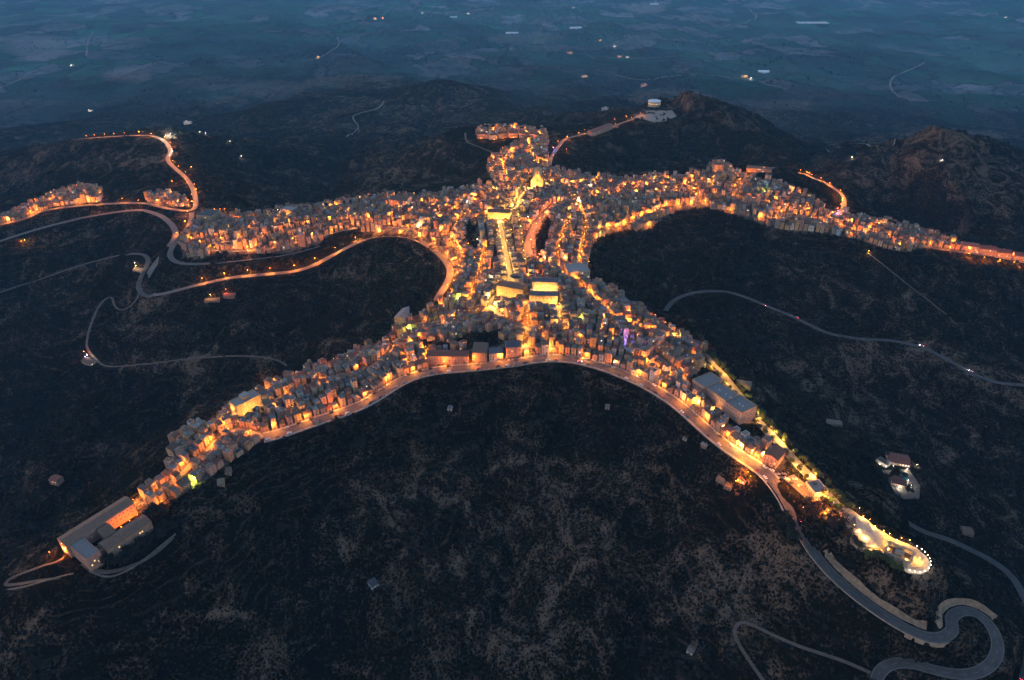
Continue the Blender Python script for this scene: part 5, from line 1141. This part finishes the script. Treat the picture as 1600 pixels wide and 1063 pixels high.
# ------------------------------------------------------------------ the plain: greenhouses, farms, lights
for i, (u, v, w, d, lab) in enumerate(((1269,36,240,60,'largest pale greenhouse roof on the plain at upper right'),(1021,7,110,70,'pale greenhouse roof at the top edge right of centre'),(905,44,130,60,'pale greenhouse roof below the top edge near the centre'),(1195,113,60,50,'small square pale reservoir roof beside the lit farm'),(705,27,100,40,'thin pale greenhouse roof near the top left of centre'),(800,52,90,40,'dim pale greenhouse roof between the centre and left of the top'))):
    q = P(u, v); root = link('greenhouse', None, None, (q.x, q.y, q.z), random.uniform(-.15, .15)); tag(root, lab, 'greenhouse', 'greenhouses on the plain')
    mb = MB(); mb.box(-w/2, w/2, -d/2, d/2, -4, 4, 'sheet'); mb.obj('wall', root); mb = MB(); nb = 6
    for k in range(nb): x0 = -w/2+k*w/nb; mb.prism([(x0, 4.01), (x0+w/nb-.2, 4.01), (x0+w/nb/2, 6)], -d/2, d/2, 'sheet', 'y')
    mb.obj('roof', root)
for i, (u, v, c, k, wb_) in enumerate(((586,31,'y',14,1),(597,29,'o',18,0),(660,21,'w',6,0),(732,22,'w',6,0),(498,91,'y',5,0),(113,103,'w',4,0),(142,174,'w',3,0),(968,90,'o',8,1),(913,121,'y',6,1),(890,84,'o',5,1),(938,64,'o',4,0),(1163,121,'y',6,1),(1172,124,'w',5,0),(1006,135,'o',2.5,1),(1571,28,'w',5,0),(961,73,'w',4,0),(980,90,'w',3,0),(896,13,'w',4,0),(1471,252,'w',.6,0),(945,172,'w',.5,1),(294,194,'w',2,1))):
    q = P(u, v); root = link('farm_building', None, None, (q.x, q.y, q.z), random.uniform(-.4, .4))
    tag(root, f"pale farm building with a {CN[c]} light on the plain, {nth(i+1)} in the valley list" if False else f"tiny pale farm building under a {CN[c]} lamp, {['above the far left fields','at the upper centre-left cluster','near the top left of centre','at the top left of the middle','by the pale lane left of centre','on the upper left plain','on the left plain above the lit road','right of centre in the green fields','left of the lit farm row','among the dim sheds near the middle','high above the stadium hill','beside the square reservoir','just right of the reservoir farm','on the slope above the stadium','in the top right corner','above the round hall','right of the orange farm lamp','at the top edge right of middle','on the right-hand hill','on the spur left of the stadium','behind the floodlit quarry'][i]}", 'farm building')
    s = 1.1 if wb_ else .7; s *= 1+q.y/6000 if q.y > 1500 else .6
    mb = MB(); body_of(mb, 16*s, 9*s, 5*s, -6, 'gable', 'wall_white'); mb.obj('wall', root); mb = MB(); roof_of(mb, 16*s, 9*s, 5*s, 'gable', 'roof_flat concrete', 'wall_white'); mb.obj('roof', root)
    mb = MB(); mb.cyl(0, -9*s, -3, 8*s, .2, .15, 'metal', 6); lp = mb.obj('lamp_post', root); lb_ = link('bulb', BULB[c], lp, (0, -9*s, 8*s+.5), 0, (1+k*.07,)*3)
    ld = bpy.data.lights.new('farm_light', 'POINT'); ld.energy = POWER*k*.12; ld.color = LC[c]; ld.shadow_soft_size = .5; link('farm_light', ld, lp, (0, -9*s, 8*s-.8))
# ------------------------------------------------------------------ air
mb = MB(); mb.box(-14000, 14000, -2500, 14500, float(HG.min())-1, 460, 'metal'); hz = mb.obj('haze'); tag(hz, 'blue evening haze over the valley and the far plain', 'haze', None, 'stuff')
hm = bpy.data.materials.new('haze'); hm.use_nodes = True; nt = hm.node_tree; nt.nodes.clear()
pv = nd(nt, 'ShaderNodeVolumePrincipled'); out = nd(nt, 'ShaderNodeOutputMaterial'); nt.links.new(pv.outputs[0], out.inputs['Volume'])
pv.inputs['Color'].default_value = (.15, .52, 1, 1); pv.inputs['Density'].default_value = HAZE = 4.9e-5; pv.inputs['Anisotropy'].default_value = .1
hz.data.materials.clear(); hz.data.materials.append(hm)
# ------------------------------------------------------------------ render settings
S.view_settings.view_transform = 'Standard'; S.view_settings.look = 'None'; S.view_settings.gamma = 1; S.view_settings.exposure = 1.8
c = S.cycles; c.use_denoising = True; c.use_adaptive_sampling = True; c.adaptive_threshold = .02; c.max_bounces = 4; c.diffuse_bounces = 2; c.glossy_bounces = 2; c.volume_bounces = 0; c.transmission_bounces = 2; c.sample_clamp_indirect = .6; c.use_light_tree = True; c.caustics_reflective = False; c.caustics_refractive = False
S.render.use_persistent_data = False
